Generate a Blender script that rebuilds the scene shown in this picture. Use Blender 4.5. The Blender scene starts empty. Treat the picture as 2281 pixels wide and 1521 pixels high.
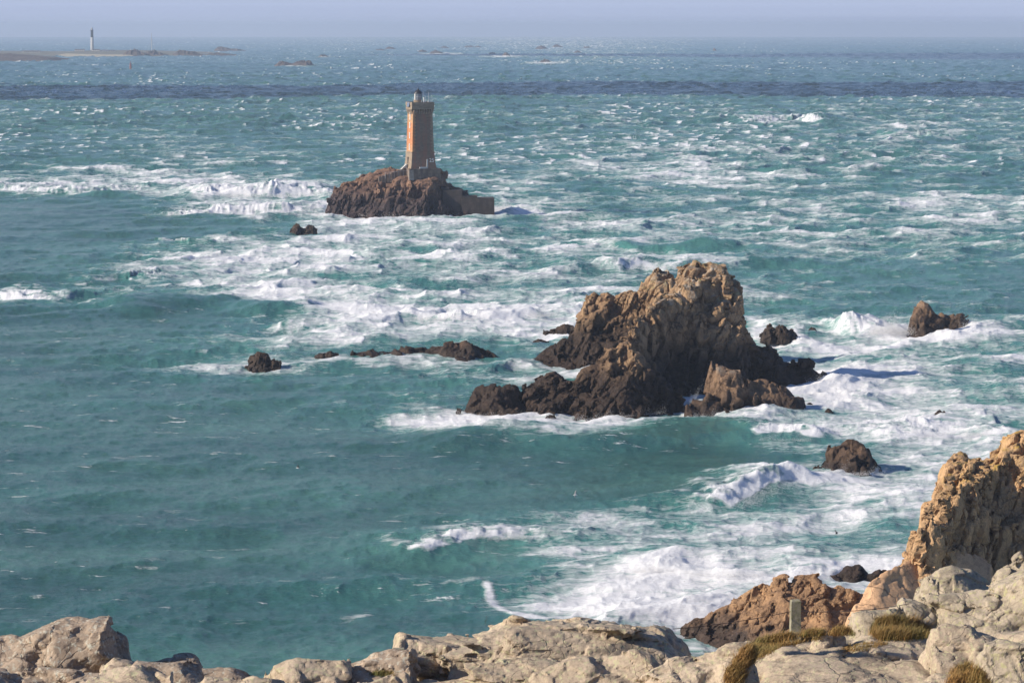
import bpy, math, random
import numpy as np
from mathutils import Matrix, Vector
R_ = math.radians
rng = np.random.default_rng(7)
scene = bpy.context.scene
COL = scene.collection

# ------------------------------------------------------------------ camera
EYE = 61.0                       # metres above the sea
FPX = 6500.0                     # focal length in photograph pixels (2281 wide)
PITCH = math.atan(704.5 / FPX)
REARTH = 7.4e6                   # the sea curves away (refraction included)
cam_d = bpy.data.cameras.new('camera'); cam = bpy.data.objects.new('camera', cam_d); COL.objects.link(cam)
cam.location = (0, 0, EYE)
cam.rotation_euler = (math.pi / 2 - PITCH, 0, 0)
cam_d.sensor_width = 36.0; cam_d.sensor_fit = 'HORIZONTAL'
cam_d.lens = 36.0 * FPX / 2281.0
cam_d.clip_start = 0.5; cam_d.clip_end = 120000
scene.camera = cam

# ------------------------------------------------------------------ sky, sun, exposure
SUN_EL, SUN_BACK = R_(27), R_(-16)      # sun from the left, a touch on our side
SUN_DIR = Vector((-math.cos(SUN_EL) * math.cos(SUN_BACK), math.cos(SUN_EL) * math.sin(SUN_BACK), math.sin(SUN_EL)))
world = bpy.data.worlds.new("World"); scene.world = world; world.use_nodes = True
wn = world.node_tree.nodes; wl = world.node_tree.links
bg = wn['Background']
sky = wn.new('ShaderNodeTexSky'); sky.sky_type = 'NISHITA'; sky.sun_disc = False
sky.sun_elevation = SUN_EL; sky.sun_rotation = R_(270) + SUN_BACK
sky.altitude = 0; sky.air_density = 1.0; sky.dust_density = 0.3; sky.ozone_density = 5.0
tint = wn.new('ShaderNodeMix'); tint.data_type = 'RGBA'; tint.blend_type = 'MULTIPLY'; tint.inputs[0].default_value = 1.0
tint.inputs[7].default_value = (0.95, 1.0, 1.17, 1)
wl.new(sky.outputs['Color'], tint.inputs[6])
wtc = wn.new('ShaderNodeTexCoord'); wsep = wn.new('ShaderNodeSeparateXYZ'); wl.new(wtc.outputs['Generated'], wsep.inputs[0])
wr = wn.new('ShaderNodeMapRange'); wr.interpolation_type = 'SMOOTHSTEP'; wl.new(wsep.outputs[2], wr.inputs[0])
for k, v in enumerate((0.0, 0.16, 1.0, 0.0)): wr.inputs[k + 1].default_value = v
hz = wn.new('ShaderNodeMix'); hz.data_type = 'RGBA'; wl.new(wr.outputs[0], hz.inputs[0]); wl.new(tint.outputs[2], hz.inputs[6])
hz.inputs[7].default_value = (4.6, 5.35, 7.4, 1)          # the pale band of sea air low over the horizon, all the way round
wl.new(hz.outputs[2], bg.inputs['Color'])
bg.inputs['Strength'].default_value = 0.075
sun_d = bpy.data.lights.new('sun', 'SUN'); sun = bpy.data.objects.new('sun', sun_d); COL.objects.link(sun)
sun_d.energy = 5.0; sun_d.angle = R_(0.53); sun_d.color = (1.0, 0.9, 0.76)
sun.rotation_euler = SUN_DIR.to_track_quat('Z', 'Y').to_euler()
sun.location = (-40, 0, 90)
scene.view_settings.view_transform = 'Standard'; scene.view_settings.look = 'None'
scene.view_settings.exposure = 0.42; scene.view_settings.gamma = 1.0
cy = scene.cycles
cy.max_bounces = 6; cy.diffuse_bounces = 4; cy.glossy_bounces = 2; cy.transmission_bounces = 2; cy.volume_bounces = 0
cy.use_denoising = True; cy.use_adaptive_sampling = False

# ------------------------------------------------------------------ pixel -> place
CP, SP = math.cos(PITCH), math.sin(PITCH)
def ray(u, v):
    a = (u - 1140.5) / FPX; b = -(v - 760.5) / FPX
    return (a, CP + b * SP, -SP + b * CP)
def at(u, v, Y):
    d = ray(u, v); t = Y / d[1]
    return Vector((d[0] * t, Y, EYE + d[2] * t))
def sea_at(u, v):
    d = ray(u, v); Y = 1000.0
    for _ in range(60):
        z = -Y * Y / (2 * REARTH)
        Y = min((EYE - z) / max(-d[2] / d[1], 1e-5), 40000)
    return at(u, v, Y)
def project(x, y, z):
    yc = y * SP + (z - EYE) * CP; zc = y * CP - (z - EYE) * SP
    return 1140.5 + FPX * x / zc, 760.5 - FPX * yc / zc

# ------------------------------------------------------------------ noise in numpy
def hash3(ix, iy, iz, seed=0):
    h = (ix.astype(np.int64) * 374761393 + iy.astype(np.int64) * 668265263 + iz.astype(np.int64) * 2147483647 + seed * 974711) & 0xFFFFFFFF
    h = h.astype(np.uint32)
    h ^= h >> np.uint32(13); h *= np.uint32(1274126177); h ^= h >> np.uint32(16); h *= np.uint32(2246822519); h ^= h >> np.uint32(15)
    return h
def rehash(h, k):
    h = (h ^ np.uint32((k * 2654435761) & 0xFFFFFFFF)) * np.uint32(2246822519)
    h ^= h >> np.uint32(13); h *= np.uint32(3266489917); h ^= h >> np.uint32(16)
    return h
def u01(h): return (h & np.uint32(0xFFFFFF)).astype(np.float32) / np.float32(16777216)
def vnoise3(P, seed=0):
    i = np.floor(P).astype(np.int64); f = (P - i).astype(np.float32); f = f * f * (3 - 2 * f)
    out = np.zeros(len(P), np.float32)
    for dx in (0, 1):
        for dy in (0, 1):
            for dz in (0, 1):
                w = (f[:, 0] if dx else 1 - f[:, 0]) * (f[:, 1] if dy else 1 - f[:, 1]) * (f[:, 2] if dz else 1 - f[:, 2])
                out += w * u01(hash3(i[:, 0] + dx, i[:, 1] + dy, i[:, 2] + dz, seed))
    return out * 2 - 1
def vnoise2(x, y, seed=0):
    ix = np.floor(x).astype(np.int64); iy = np.floor(y).astype(np.int64)
    fx = (x - ix).astype(np.float32); fy = (y - iy).astype(np.float32)
    fx = fx * fx * (3 - 2 * fx); fy = fy * fy * (3 - 2 * fy); z = np.zeros_like(ix)
    a = u01(hash3(ix, iy, z, seed)); b = u01(hash3(ix + 1, iy, z, seed)); c = u01(hash3(ix, iy + 1, z, seed)); d = u01(hash3(ix + 1, iy + 1, z, seed))
    return ((a * (1 - fx) + b * fx) * (1 - fy) + (c * (1 - fx) + d * fx) * fy) * 2 - 1
def fbm2(x, y, seed=0, n=4, gain=0.5):
    o = np.zeros(len(x), np.float32); a = 1.0; s = 0
    for k in range(n):
        o += a * vnoise2(x * 2.03 ** k + 17.3 * k, y * 2.03 ** k - 9.1 * k, seed + k); s += a; a *= gain
    return o / s
def fbm3(P, seed=0, n=3, gain=0.5):
    o = np.zeros(len(P), np.float32); a = 1.0; s = 0
    for k in range(n):
        o += a * vnoise3(P * 2.03 ** k + 11.7 * k, seed + k); s += a; a *= gain
    return o / s
def sstep(a, b, x):
    t = np.clip((x - a) / (b - a), 0, 1); return t * t * (3 - 2 * t)
def worley(P, seed=0):
    i = np.floor(P).astype(np.int64); f = (P - i).astype(np.float32); n = len(P)
    F1 = np.full(n, 9, np.float32); F2 = np.full(n, 9, np.float32); ID = np.zeros(n, np.uint32); OFF = np.zeros((n, 3), np.float32)
    for dx in (-1, 0, 1):
        for dy in (-1, 0, 1):
            for dz in (-1, 0, 1):
                h = hash3(i[:, 0] + dx, i[:, 1] + dy, i[:, 2] + dz, seed)
                ox = f[:, 0] - dx - (h & np.uint32(1023)).astype(np.float32) / 1023
                oy = f[:, 1] - dy - ((h >> np.uint32(10)) & np.uint32(1023)).astype(np.float32) / 1023
                oz = f[:, 2] - dz - ((h >> np.uint32(20)) & np.uint32(1023)).astype(np.float32) / 1023
                d = ox * ox + oy * oy + oz * oz
                m = d < F1
                F2 = np.where(m, F1, np.minimum(F2, d)); F1 = np.where(m, d, F1)
                ID = np.where(m, h, ID)
                OFF[m, 0] = ox[m]; OFF[m, 1] = oy[m]; OFF[m, 2] = oz[m]
    return np.sqrt(F1), np.sqrt(F2), ID, OFF
def blocks(P, cell, amp, tilt, crack, seed, stretch=(1, 1, 1.7), rot=(0.15, -0.2, 0.4), crackw=0.12):
    """jointed rock: every cell of the rock steps in or out, is cut by a tilted facet, and cracks part the cells"""
    M = np.array(Matrix.Rotation(rot[0], 3, 'X') @ Matrix.Rotation(rot[1], 3, 'Y') @ Matrix.Rotation(rot[2], 3, 'Z'), dtype=np.float32)
    Q = (P.astype(np.float32) @ M.T) / (cell * np.array(stretch, np.float32))
    w = np.stack([vnoise3(Q * 0.9 + 31.7 * k, seed + 50 + k) for k in range(3)], 1) * 0.13
    Q = Q + w
    F1, F2, ID, OFF = worley(Q, seed)
    g = np.stack([u01(rehash(ID, k)) * 2 - 1 for k in (1, 2, 3)], 1)
    d = amp * (u01(rehash(ID, 4)) * 2 - 1) + tilt * np.sum(OFF * g, 1)
    d -= crack * (1 - sstep(0.0, crackw, F2 - F1))
    return d.astype(np.float32)

# ------------------------------------------------------------------ meshes
def mesh_np(name, V, F, smooth=True):
    me = bpy.data.meshes.new(name); n, m, k = len(V), len(F), F.shape[1]
    me.vertices.add(n); me.vertices.foreach_set('co', np.ascontiguousarray(V, np.float32).ravel())
    me.loops.add(m * k); me.loops.foreach_set('vertex_index', np.ascontiguousarray(F, np.int32).ravel())
    me.polygons.add(m); me.polygons.foreach_set('loop_start', np.arange(m, dtype=np.int32) * k)
    me.polygons.foreach_set('use_smooth', np.full(m, smooth))
    me.update(calc_edges=True)
    return me
def surface_nets(f, org, res):
    nx, ny, nz = f.shape; ins = f > 0
    cs = (nx - 1, ny - 1, nz - 1)
    cid = lambda i, j, k: (i * cs[1] + j) * cs[2] + k
    keys, pts, quads = [], [], []
    for ax in range(3):
        a = [slice(None)] * 3; b = [slice(None)] * 3; a[ax] = slice(0, -1); b[ax] = slice(1, None)
        e = ins[tuple(a)] != ins[tuple(b)]
        I = np.argwhere(e)
        o1, o2 = [x for x in range(3) if x != ax]
        ok = (I[:, o1] > 0) & (I[:, o1] < f.shape[o1] - 1) & (I[:, o2] > 0) & (I[:, o2] < f.shape[o2] - 1)
        I = I[ok]
        J = I.copy(); J[:, ax] += 1
        f0 = f[I[:, 0], I[:, 1], I[:, 2]]; f1 = f[J[:, 0], J[:, 1], J[:, 2]]
        p = I.astype(np.float32); p[:, ax] += f0 / (f0 - f1)
        q = []
        for d1, d2 in ((1, 1), (0, 1), (0, 0), (1, 0)):
            c = I.copy(); c[:, o1] -= d1; c[:, o2] -= d2
            q.append(cid(c[:, 0], c[:, 1], c[:, 2]))
        Q = np.stack(q, 1)
        flip = (f0 > 0) if ax != 1 else (f0 <= 0)
        Q = np.where(flip[:, None], Q, Q[:, ::-1])
        quads.append(Q)
        for k in range(4): keys.append(Q[:, k]); pts.append(p)
    K = np.concatenate(keys); P = np.concatenate(pts); Q = np.concatenate(quads)
    uq, inv = np.unique(K, return_inverse=True)
    cnt = np.bincount(inv)
    V = np.stack([np.bincount(inv, P[:, k]) / cnt for k in range(3)], 1) * res + np.array(org)
    return V.astype(np.float32), np.searchsorted(uq, Q).astype(np.int32)
def normals(V, F):
    n = np.cross(V[F[:, 2]] - V[F[:, 0]], V[F[:, 3]] - V[F[:, 1]])
    N = np.stack([sum(np.bincount(F[:, k], n[:, c], len(V)) for k in range(4)) for c in range(3)], 1)
    return N / (np.linalg.norm(N, axis=1, keepdims=True) + 1e-9)

# ------------------------------------------------------------------ objects and their words
def tag(o, label=None, cat=None, group=None, kind=None):
    if label: o['label'] = label
    if cat: o['category'] = cat
    if group: o['group'] = group
    if kind: o['kind'] = kind
    return o
def empty(name, loc):
    o = bpy.data.objects.new(name, None); o.location = loc; o.empty_display_size = 0.5; COL.objects.link(o); return o
def link(name, me, mat, parent=None, loc=None):
    """mesh given in world coordinates; a parent's location is taken off again"""
    if mat is not None:
        for m in (mat if isinstance(mat, (list, tuple)) else [mat]): me.materials.append(m)
    o = bpy.data.objects.new(name, me); COL.objects.link(o)
    if parent is not None:
        o.parent = parent
        w = Vector((0, 0, 0)); q = parent
        while q is not None: w += q.location; q = q.parent
        me.transform(Matrix.Translation(-w))
    elif loc is not None:
        me.transform(Matrix.Translation(-Vector(loc))); o.location = loc
    return o

# ------------------------------------------------------------------ node helper
class NT:
    def __init__(s, name):
        s.m = bpy.data.materials.new(name); s.m.use_nodes = True
        s.t = s.m.node_tree; s.n = s.t.nodes; s.l = s.t.links
        s.b = s.n['Principled BSDF']; s.out = s.n['Material Output']
        s._geo = None
    def put(s, sock, v):
        if v is None: return
        if isinstance(v, bpy.types.NodeSocket): s.l.new(v, sock)
        elif isinstance(v, (tuple, list)) and len(v) == 3 and sock.type == 'RGBA': sock.default_value = (*v, 1)
        else: sock.default_value = v
    @property
    def pos(s):
        if s._geo is None: s._geo = s.n.new('ShaderNodeNewGeometry')
        return s._geo.outputs['Position']
    @property
    def nrm(s): s.pos; return s._geo.outputs['Normal']
    def math(s, op, a, b=None, c=None, clamp=False):
        x = s.n.new('ShaderNodeMath'); x.operation = op; x.use_clamp = clamp
        for k, v in enumerate((a, b, c)): s.put(x.inputs[k], v) if v is not None else None
        return x.outputs[0]
    def vmul(s, v, k):
        x = s.n.new('ShaderNodeVectorMath'); x.operation = 'MULTIPLY'; s.put(x.inputs[0], v); x.inputs[1].default_value = k; return x.outputs[0]
    def vadd(s, a, b):
        x = s.n.new('ShaderNodeVectorMath'); x.operation = 'ADD'; s.put(x.inputs[0], a); s.put(x.inputs[1], b); return x.outputs[0]
    def sep(s, v):
        x = s.n.new('ShaderNodeSeparateXYZ'); s.put(x.inputs[0], v); return x.outputs
    def noise(s, vec, scale, detail=4, rough=0.55, dist=0.0, col=False):
        x = s.n.new('ShaderNodeTexNoise'); s.put(x.inputs['Vector'], vec); x.inputs['Scale'].default_value = scale
        x.inputs['Detail'].default_value = detail; x.inputs['Roughness'].default_value = rough; x.inputs['Distortion'].default_value = dist
        return x.outputs['Color' if col else 'Fac']
    def vor(s, vec, scale, feature='F1', rnd=1.0, out='Distance'):
        x = s.n.new('ShaderNodeTexVoronoi'); x.feature = feature; s.put(x.inputs['Vector'], vec); x.inputs['Scale'].default_value = scale
        x.inputs['Randomness'].default_value = rnd; return x.outputs[out]
    def rng(s, v, a, b, c=0.0, d=1.0, smooth=True):
        x = s.n.new('ShaderNodeMapRange'); x.interpolation_type = 'SMOOTHSTEP' if smooth else 'LINEAR'
        for k, w in enumerate((v, a, b, c, d)): s.put(x.inputs[k], w)
        return x.outputs[0]
    def mix(s, f, a, b):
        x = s.n.new('ShaderNodeMix'); x.data_type = 'RGBA'
        s.put(x.inputs[0], f); s.put(x.inputs[6], a); s.put(x.inputs[7], b); return x.outputs[2]
    def attr(s, name):
        x = s.n.new('ShaderNodeAttribute'); x.attribute_name = name; return x.outputs['Fac']
    def bump(s, h, strength=0.5, dist=0.1, n=None):
        x = s.n.new('ShaderNodeBump'); s.put(x.inputs['Height'], h); x.inputs['Strength'].default_value = strength; x.inputs['Distance'].default_value = dist
        if n is not None: s.put(x.inputs['Normal'], n)
        return x.outputs[0]
    def set(s, **k):
        for a, v in k.items(): s.put(s.b.inputs[a.replace('_', ' ')], v)
        return s.m
def plain(name, col, rough=0.7, var=0.25, scale=3.0, metal=0.0):
    t = NT(name); n = t.noise(t.pos, scale, 5, 0.6)
    c = t.mix(t.rng(n, 0.3, 0.7), tuple(x * (1 - var) for x in col), tuple(min(1, x * (1 + var)) for x in col))
    return t.set(Base_Color=c, Roughness=rough, Metallic=metal)

# ================================================================== THE SEA
FOAM_U = np.linspace(0, 2281, 13)
FOAM_V = np.array([90, 130, 180, 220, 260, 300, 340, 380, 420, 460, 500, 540, 580, 620, 660, 700, 740, 780, 820, 860, 900, 940, 980, 1020, 1060, 1100, 1140, 1180, 1220, 1260, 1300, 1340, 1380, 1420, 1460, 1500], float)
FOAM_T = """1112334431111 1111212321111 1111111111111 1211121221222 2111212223222 1221222222332 1123222333232 2342222344322 5546434333222 0027656334455
0112455555553 1135665444444 1146665454443 1357764554221 4426666544332 0102677644333 0013657756775 0124234667644 0045356647754 0011244447645
0111233367765 0000167756776 0000002205576 0000000001366 0000000015666 1100100003777 0000001357766 0000014567555 0000023556455 0000112377666
0001123666666 0111224766666 1111112566666 1111111466666 1111111356666 1111111355666""".split()
FOAM_A = np.array([[int(c) for c in r] for r in FOAM_T], np.float32) / 9.0
def foam_table(u, v):
    i = np.clip(np.interp(v, FOAM_V, np.arange(len(FOAM_V))), 0, len(FOAM_V) - 1.001); j = np.clip(u / 2281 * 12, 0, 11.999)
    i0 = i.astype(int); j0 = j.astype(int); fi = (i - i0).astype(np.float32); fj = (j - j0).astype(np.float32)
    A = FOAM_A
    return (A[i0, j0] * (1 - fj) + A[i0, j0 + 1] * fj) * (1 - fi) + (A[i0 + 1, j0] * (1 - fj) + A[i0 + 1, j0 + 1] * fj) * fi

def ocean_tile(N, L, wind, peak, small, spread, seed, damp=0.6):
    g = np.random.default_rng(seed)
    k1 = np.fft.fftfreq(N, L / N) * 2 * np.pi
    KX, KY = np.meshgrid(k1, k1, indexing='ij'); K = np.sqrt(KX ** 2 + KY ** 2); K[0, 0] = 1e-6
    c = (KX * math.cos(wind) + KY * math.sin(wind)) / K
    P = np.exp(-(peak / K) ** 2 * 1.25) / K ** 4 * np.abs(c) ** spread * np.exp(-(K * small) ** 2)
    P[c < 0] *= damp; P[0, 0] = 0
    H = (g.normal(size=(N, N)) + 1j * g.normal(size=(N, N))) * np.sqrt(P)
    F = lambda S: np.fft.ifft2(S)
    z = F(H); s = z.real.std(); H = H / s
    h = F(H).real; dx = F(1j * KX / K * H).real; dy = F(1j * KY / K * H).real
    jxx = F(KX * KX / K * H).real; jyy = F(KY * KY / K * H).real; jxy = F(KX * KY / K * H).real
    return [a.astype(np.float32) for a in (h, dx, dy, jxx, jyy, jxy)]
def sample(tile, L, x, y, rot):
    N = tile[0].shape[0]; c, s = math.cos(rot), math.sin(rot)
    X = ((x * c + y * s) / L * N); Y = ((-x * s + y * c) / L * N)
    ix = np.floor(X).astype(np.int64); iy = np.floor(Y).astype(np.int64); fx = (X - ix).astype(np.float32); fy = (Y - iy).astype(np.float32)
    a, b, c2, d = (ix % N, iy % N), ((ix + 1) % N, iy % N), (ix % N, (iy + 1) % N), ((ix + 1) % N, (iy + 1) % N)
    return [(t[a] * (1 - fx) + t[b] * fx) * (1 - fy) + (t[c2] * (1 - fx) + t[d] * fx) * fy for t in tile]
def whitecaps(tile, A, N, trail, wdir, thr, wid):
    J = (1 - A * tile[3]) * (1 - A * tile[4]) - (A * tile[5]) ** 2
    m = sstep(thr + wid, thr - wid, J); o = m.copy()
    for k in range(1, trail):                       # foam left behind the crest, drawn out down the wind
        o = np.maximum(o, np.roll(m, (int(round(k * wdir[0])), int(round(k * wdir[1]))), (0, 1)) * (1 - k / trail) ** 1.3)
    return o

def polydist(pts, x, y):
    """distance and running length to a polyline"""
    best = np.full(len(x), 1e9, np.float32); run = np.zeros(len(x), np.float32); side = np.zeros(len(x), np.float32); acc = 0.0
    tot = sum(math.hypot(q[0] - p[0], q[1] - p[1]) for p, q in zip(pts, pts[1:]))
    for (x0, y0), (x1, y1) in zip(pts, pts[1:]):
        ex, ey = x1 - x0, y1 - y0; l = math.hypot(ex, ey)
        t = np.clip(((x - x0) * ex + (y - y0) * ey) / (l * l), 0, 1)
        dx = x - x0 - t * ex; dy = y - y0 - t * ey; d = np.sqrt(dx * dx + dy * dy); m = d < best
        best = np.where(m, d, best); run = np.where(m, (acc + t * l) / tot, run)
        side = np.where(m, np.sign(ex * dy - ey * dx) * d, side); acc += l
    return best, run, side

# breaking waves: crest line on the water (photo points of its foot), height, width towards us, width behind, foam on the front, foam behind
BREAKERS = [
    ([(430, 441), (500, 439), (600, 441), (700, 440), (790, 440)], 3.6, 12, 40, 1.0, 0.8),
    ([(320, 482), (420, 480), (520, 474), (640, 474), (760, 468)], 2.0, 9, 24, 1.0, 0.5),
    ([(-260, 424), (-60, 428), (60, 430), (170, 432), (330, 424), (450, 420)], 2.6, 9, 26, 0.75, 0.6),
    ([(1395, 1282), (1450, 1278), (1520, 1290), (1620, 1296), (1720, 1292), (1850, 1286), (1930, 1282)], 1.25, 3.2, 8, 1.0, 0.45),
    ([(1640, 1142), (1675, 1120), (1730, 1098), (1800, 1080), (1900, 1072)], 1.7, 4, 10, 1.0, 0.6),
    ([(960, 1250), (1010, 1225), (1060, 1212), (1130, 1205), (1190, 1200), (1260, 1214)], 1.0, 3.5, 8, 0.8, 0.5),
    ([(930, 1020), (1150, 1006), (1400, 1000), (1600, 985), (1720, 994), (1860, 994), (2000, 992)], 1.2, 8, 14, 0.0, 0.0),
    ([(1680, 985), (1740, 982), (1800, 985), (1860, 988)], 0.7, 5, 9, 1.0, 0.6),
    ([(1890, 748), (1960, 746), (2040, 748)], 2.6, 6, 14, 0.95, 0.9),
    ([(2160, 742), (2230, 735), (2320, 728), (2420, 724)], 1.8, 7, 16, 0.6, 0.6),
    ([(910, 718), (980, 716), (1060, 716), (1100, 712)], 1.5, 6, 12, 0.9, 0.8),
    ([(1120, 716), (1180, 708), (1240, 706)], 1.4, 6, 12, 0.7, 0.8),
    ([(1960, 985), (2050, 976), (2140, 974), (2240, 978), (2360, 975)], 1.5, 7, 14, 0.8, 0.8),
    ([(300, 700), (400, 694), (480, 690), (570, 706)], 2.2, 9, 16, 0.0, 0.0),
    ([(560, 730), (620, 735), (720, 742), (800, 746)], 1.2, 5, 10, 0.7, 0.5),
    ([(-100, 664), (40, 668), (150, 672)], 1.6, 7, 20, 0.8, 0.7),
    ([(220, 628), (270, 620), (330, 632)], 1.6, 6, 12, 0.5, 0.4),
    ([(1380, 604), (1440, 600), (1510, 604)], 2.4, 7, 16, 0.7, 0.6),
    ([(330, 540), (370, 542), (420, 534)], 1.4, 6, 10, 0.7, 0.3),
    ([(830, 484), (900, 480), (980, 484), (1060, 478), (1130, 472)], 2.0, 7, 12, 0.8, 0.6),
    ([(860, 930), (900, 968), (1000, 974), (1120, 978), (1260, 976), (1380, 968), (1500, 950)], 0.7, 3, 9, 0.35, 0.45),
    ([(1700, 280), (1755, 270), (1810, 278)], 4.0, 14, 30, 0.8, 0.3),
    ([(1420, 560), (1500, 556), (1560, 560)], 2.0, 9, 16, 0.0, 0.2),
    ([(1900, 300), (2000, 303), (2120, 296)], 3.0, 12, 30, 0.5, 0.3),
    ([(1890, 1330), (1700, 1350), (1560, 1380)], 0.5, 3, 6, 0.5, 0.5),
    ([(1700, 850), (1780, 858), (1880, 868)], 0.9, 4, 8, 0.5, 0.9),
]
# foam lying on the water: photo points of a line, half width in photo pixels (across u, along v), strength
STREAKS = [
    ([(1090, 1305), (1105, 1335), (1140, 1360), (1210, 1378)], 14, 9, 0.9),
    ([(1030, 1300), (1022, 1330), (1045, 1365)], 9, 6, 0.3),
    ([(1300, 1165), (1480, 1180), (1680, 1170), (1900, 1140)], 90, 22, 0.62),
    ([(1180, 1225), (1300, 1215), (1420, 1230)], 50, 9, 0.45),
    ([(1600, 1235), (1780, 1225), (1960, 1235)], 80, 14, 0.5),
    ([(1200, 1330), (1400, 1345), (1560, 1350)], 80, 18, 0.6),
    ([(1800, 1120), (1960, 1110), (2090, 1120)], 80, 16, 0.6),
    ([(940, 1290), (900, 1295)], 14, 6, 0.5),
    ([(880, 935), (1000, 925), (1100, 935), (1180, 945)], 30, 14, 0.8),
    ([(890, 960), (1000, 968), (1180, 980), (1400, 962)], 30, 7, 0.55),
    ([(1180, 950), (1300, 948), (1460, 935), (1560, 920)], 30, 9, 0.6),
    ([(1240, 1145), (1400, 1140), (1600, 1145)], 40, 9, 0.35),
    ([(1100, 1180), (1300, 1180), (1500, 1175), (1700, 1160)], 60, 14, 0.45),
    ([(1580, 1052), (1620, 1050), (1680, 1045), (1760, 1032), (1830, 1030)], 26, 12, 0.7),
    ([(1800, 1075), (1900, 1070), (2000, 1075)], 30, 9, 0.5),
    ([(400, 815), (480, 815), (560, 808), (700, 800), (820, 805)], 40, 10, 0.45),
    ([(800, 806), (1000, 808), (1120, 805), (1240, 812), (1330, 815)], 40, 10, 0.5),
    ([(740, 448), (760, 470), (830, 484)], 20, 9, 0.8),
    ([(1100, 468), (1150, 470), (1220, 480)], 30, 8, 0.7),
    ([(1480, 905), (1530, 885), (1570, 868)], 18, 12, 0.8),
    ([(1690, 838), (1740, 858), (1830, 878), (1900, 880)], 24, 18, 0.75),
    ([(1680, 720), (1690, 745), (1760, 758), (1900, 780), (2010, 760)], 30, 14, 0.7),
    ([(1620, 1360), (1760, 1300), (1900, 1270)], 60, 22, 0.5),
    ([(425, 972), (470, 973), (520, 972)], 20, 2.0, 0.55),
    ([(620, 1151), (690, 1150)], 20, 2.0, 0.5),
    ([(30, 1157), (110, 1158)], 20, 2.0, 0.45),
    ([(380, 1215), (440, 1217)], 20, 2.0, 0.35),
    ([(960, 1310), (990, 1300), (1010, 1290)], 14, 5, 0.35),
    ([(760, 1380), (820, 1365)], 20, 8, 0.4),
]
EXTRA = []       # foam round each rock's foot is added by the rocks' own list: (u, v, ru, rv, strength)
ROCK_FOAM = [(690, 512, 40, 9, .6), (585, 808, 60, 12, .6), (740, 795, 40, 7, .5), (1235, 745, 60, 9, .6), (1100, 925, 110, 16, .6), (1640, 940, 150, 14, .7),
             (1740, 755, 70, 12, .7), (2090, 750, 110, 14, .8), (2095, 925, 50, 9, .6), (1890, 1062, 120, 12, .6), (1740, 1062, 60, 12, .6), (1625, 1345, 50, 14, .5),
             (930, 480, 230, 8, .5), (1850, 905, 80, 12, .6), (660, 147, 55, 4, .8), (1215, 141, 60, 3.5, .8), (1120, 126, 60, 3.5, .8), (985, 121, 60, 3, .8), (720, 128, 22, 2, .6)]

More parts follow.
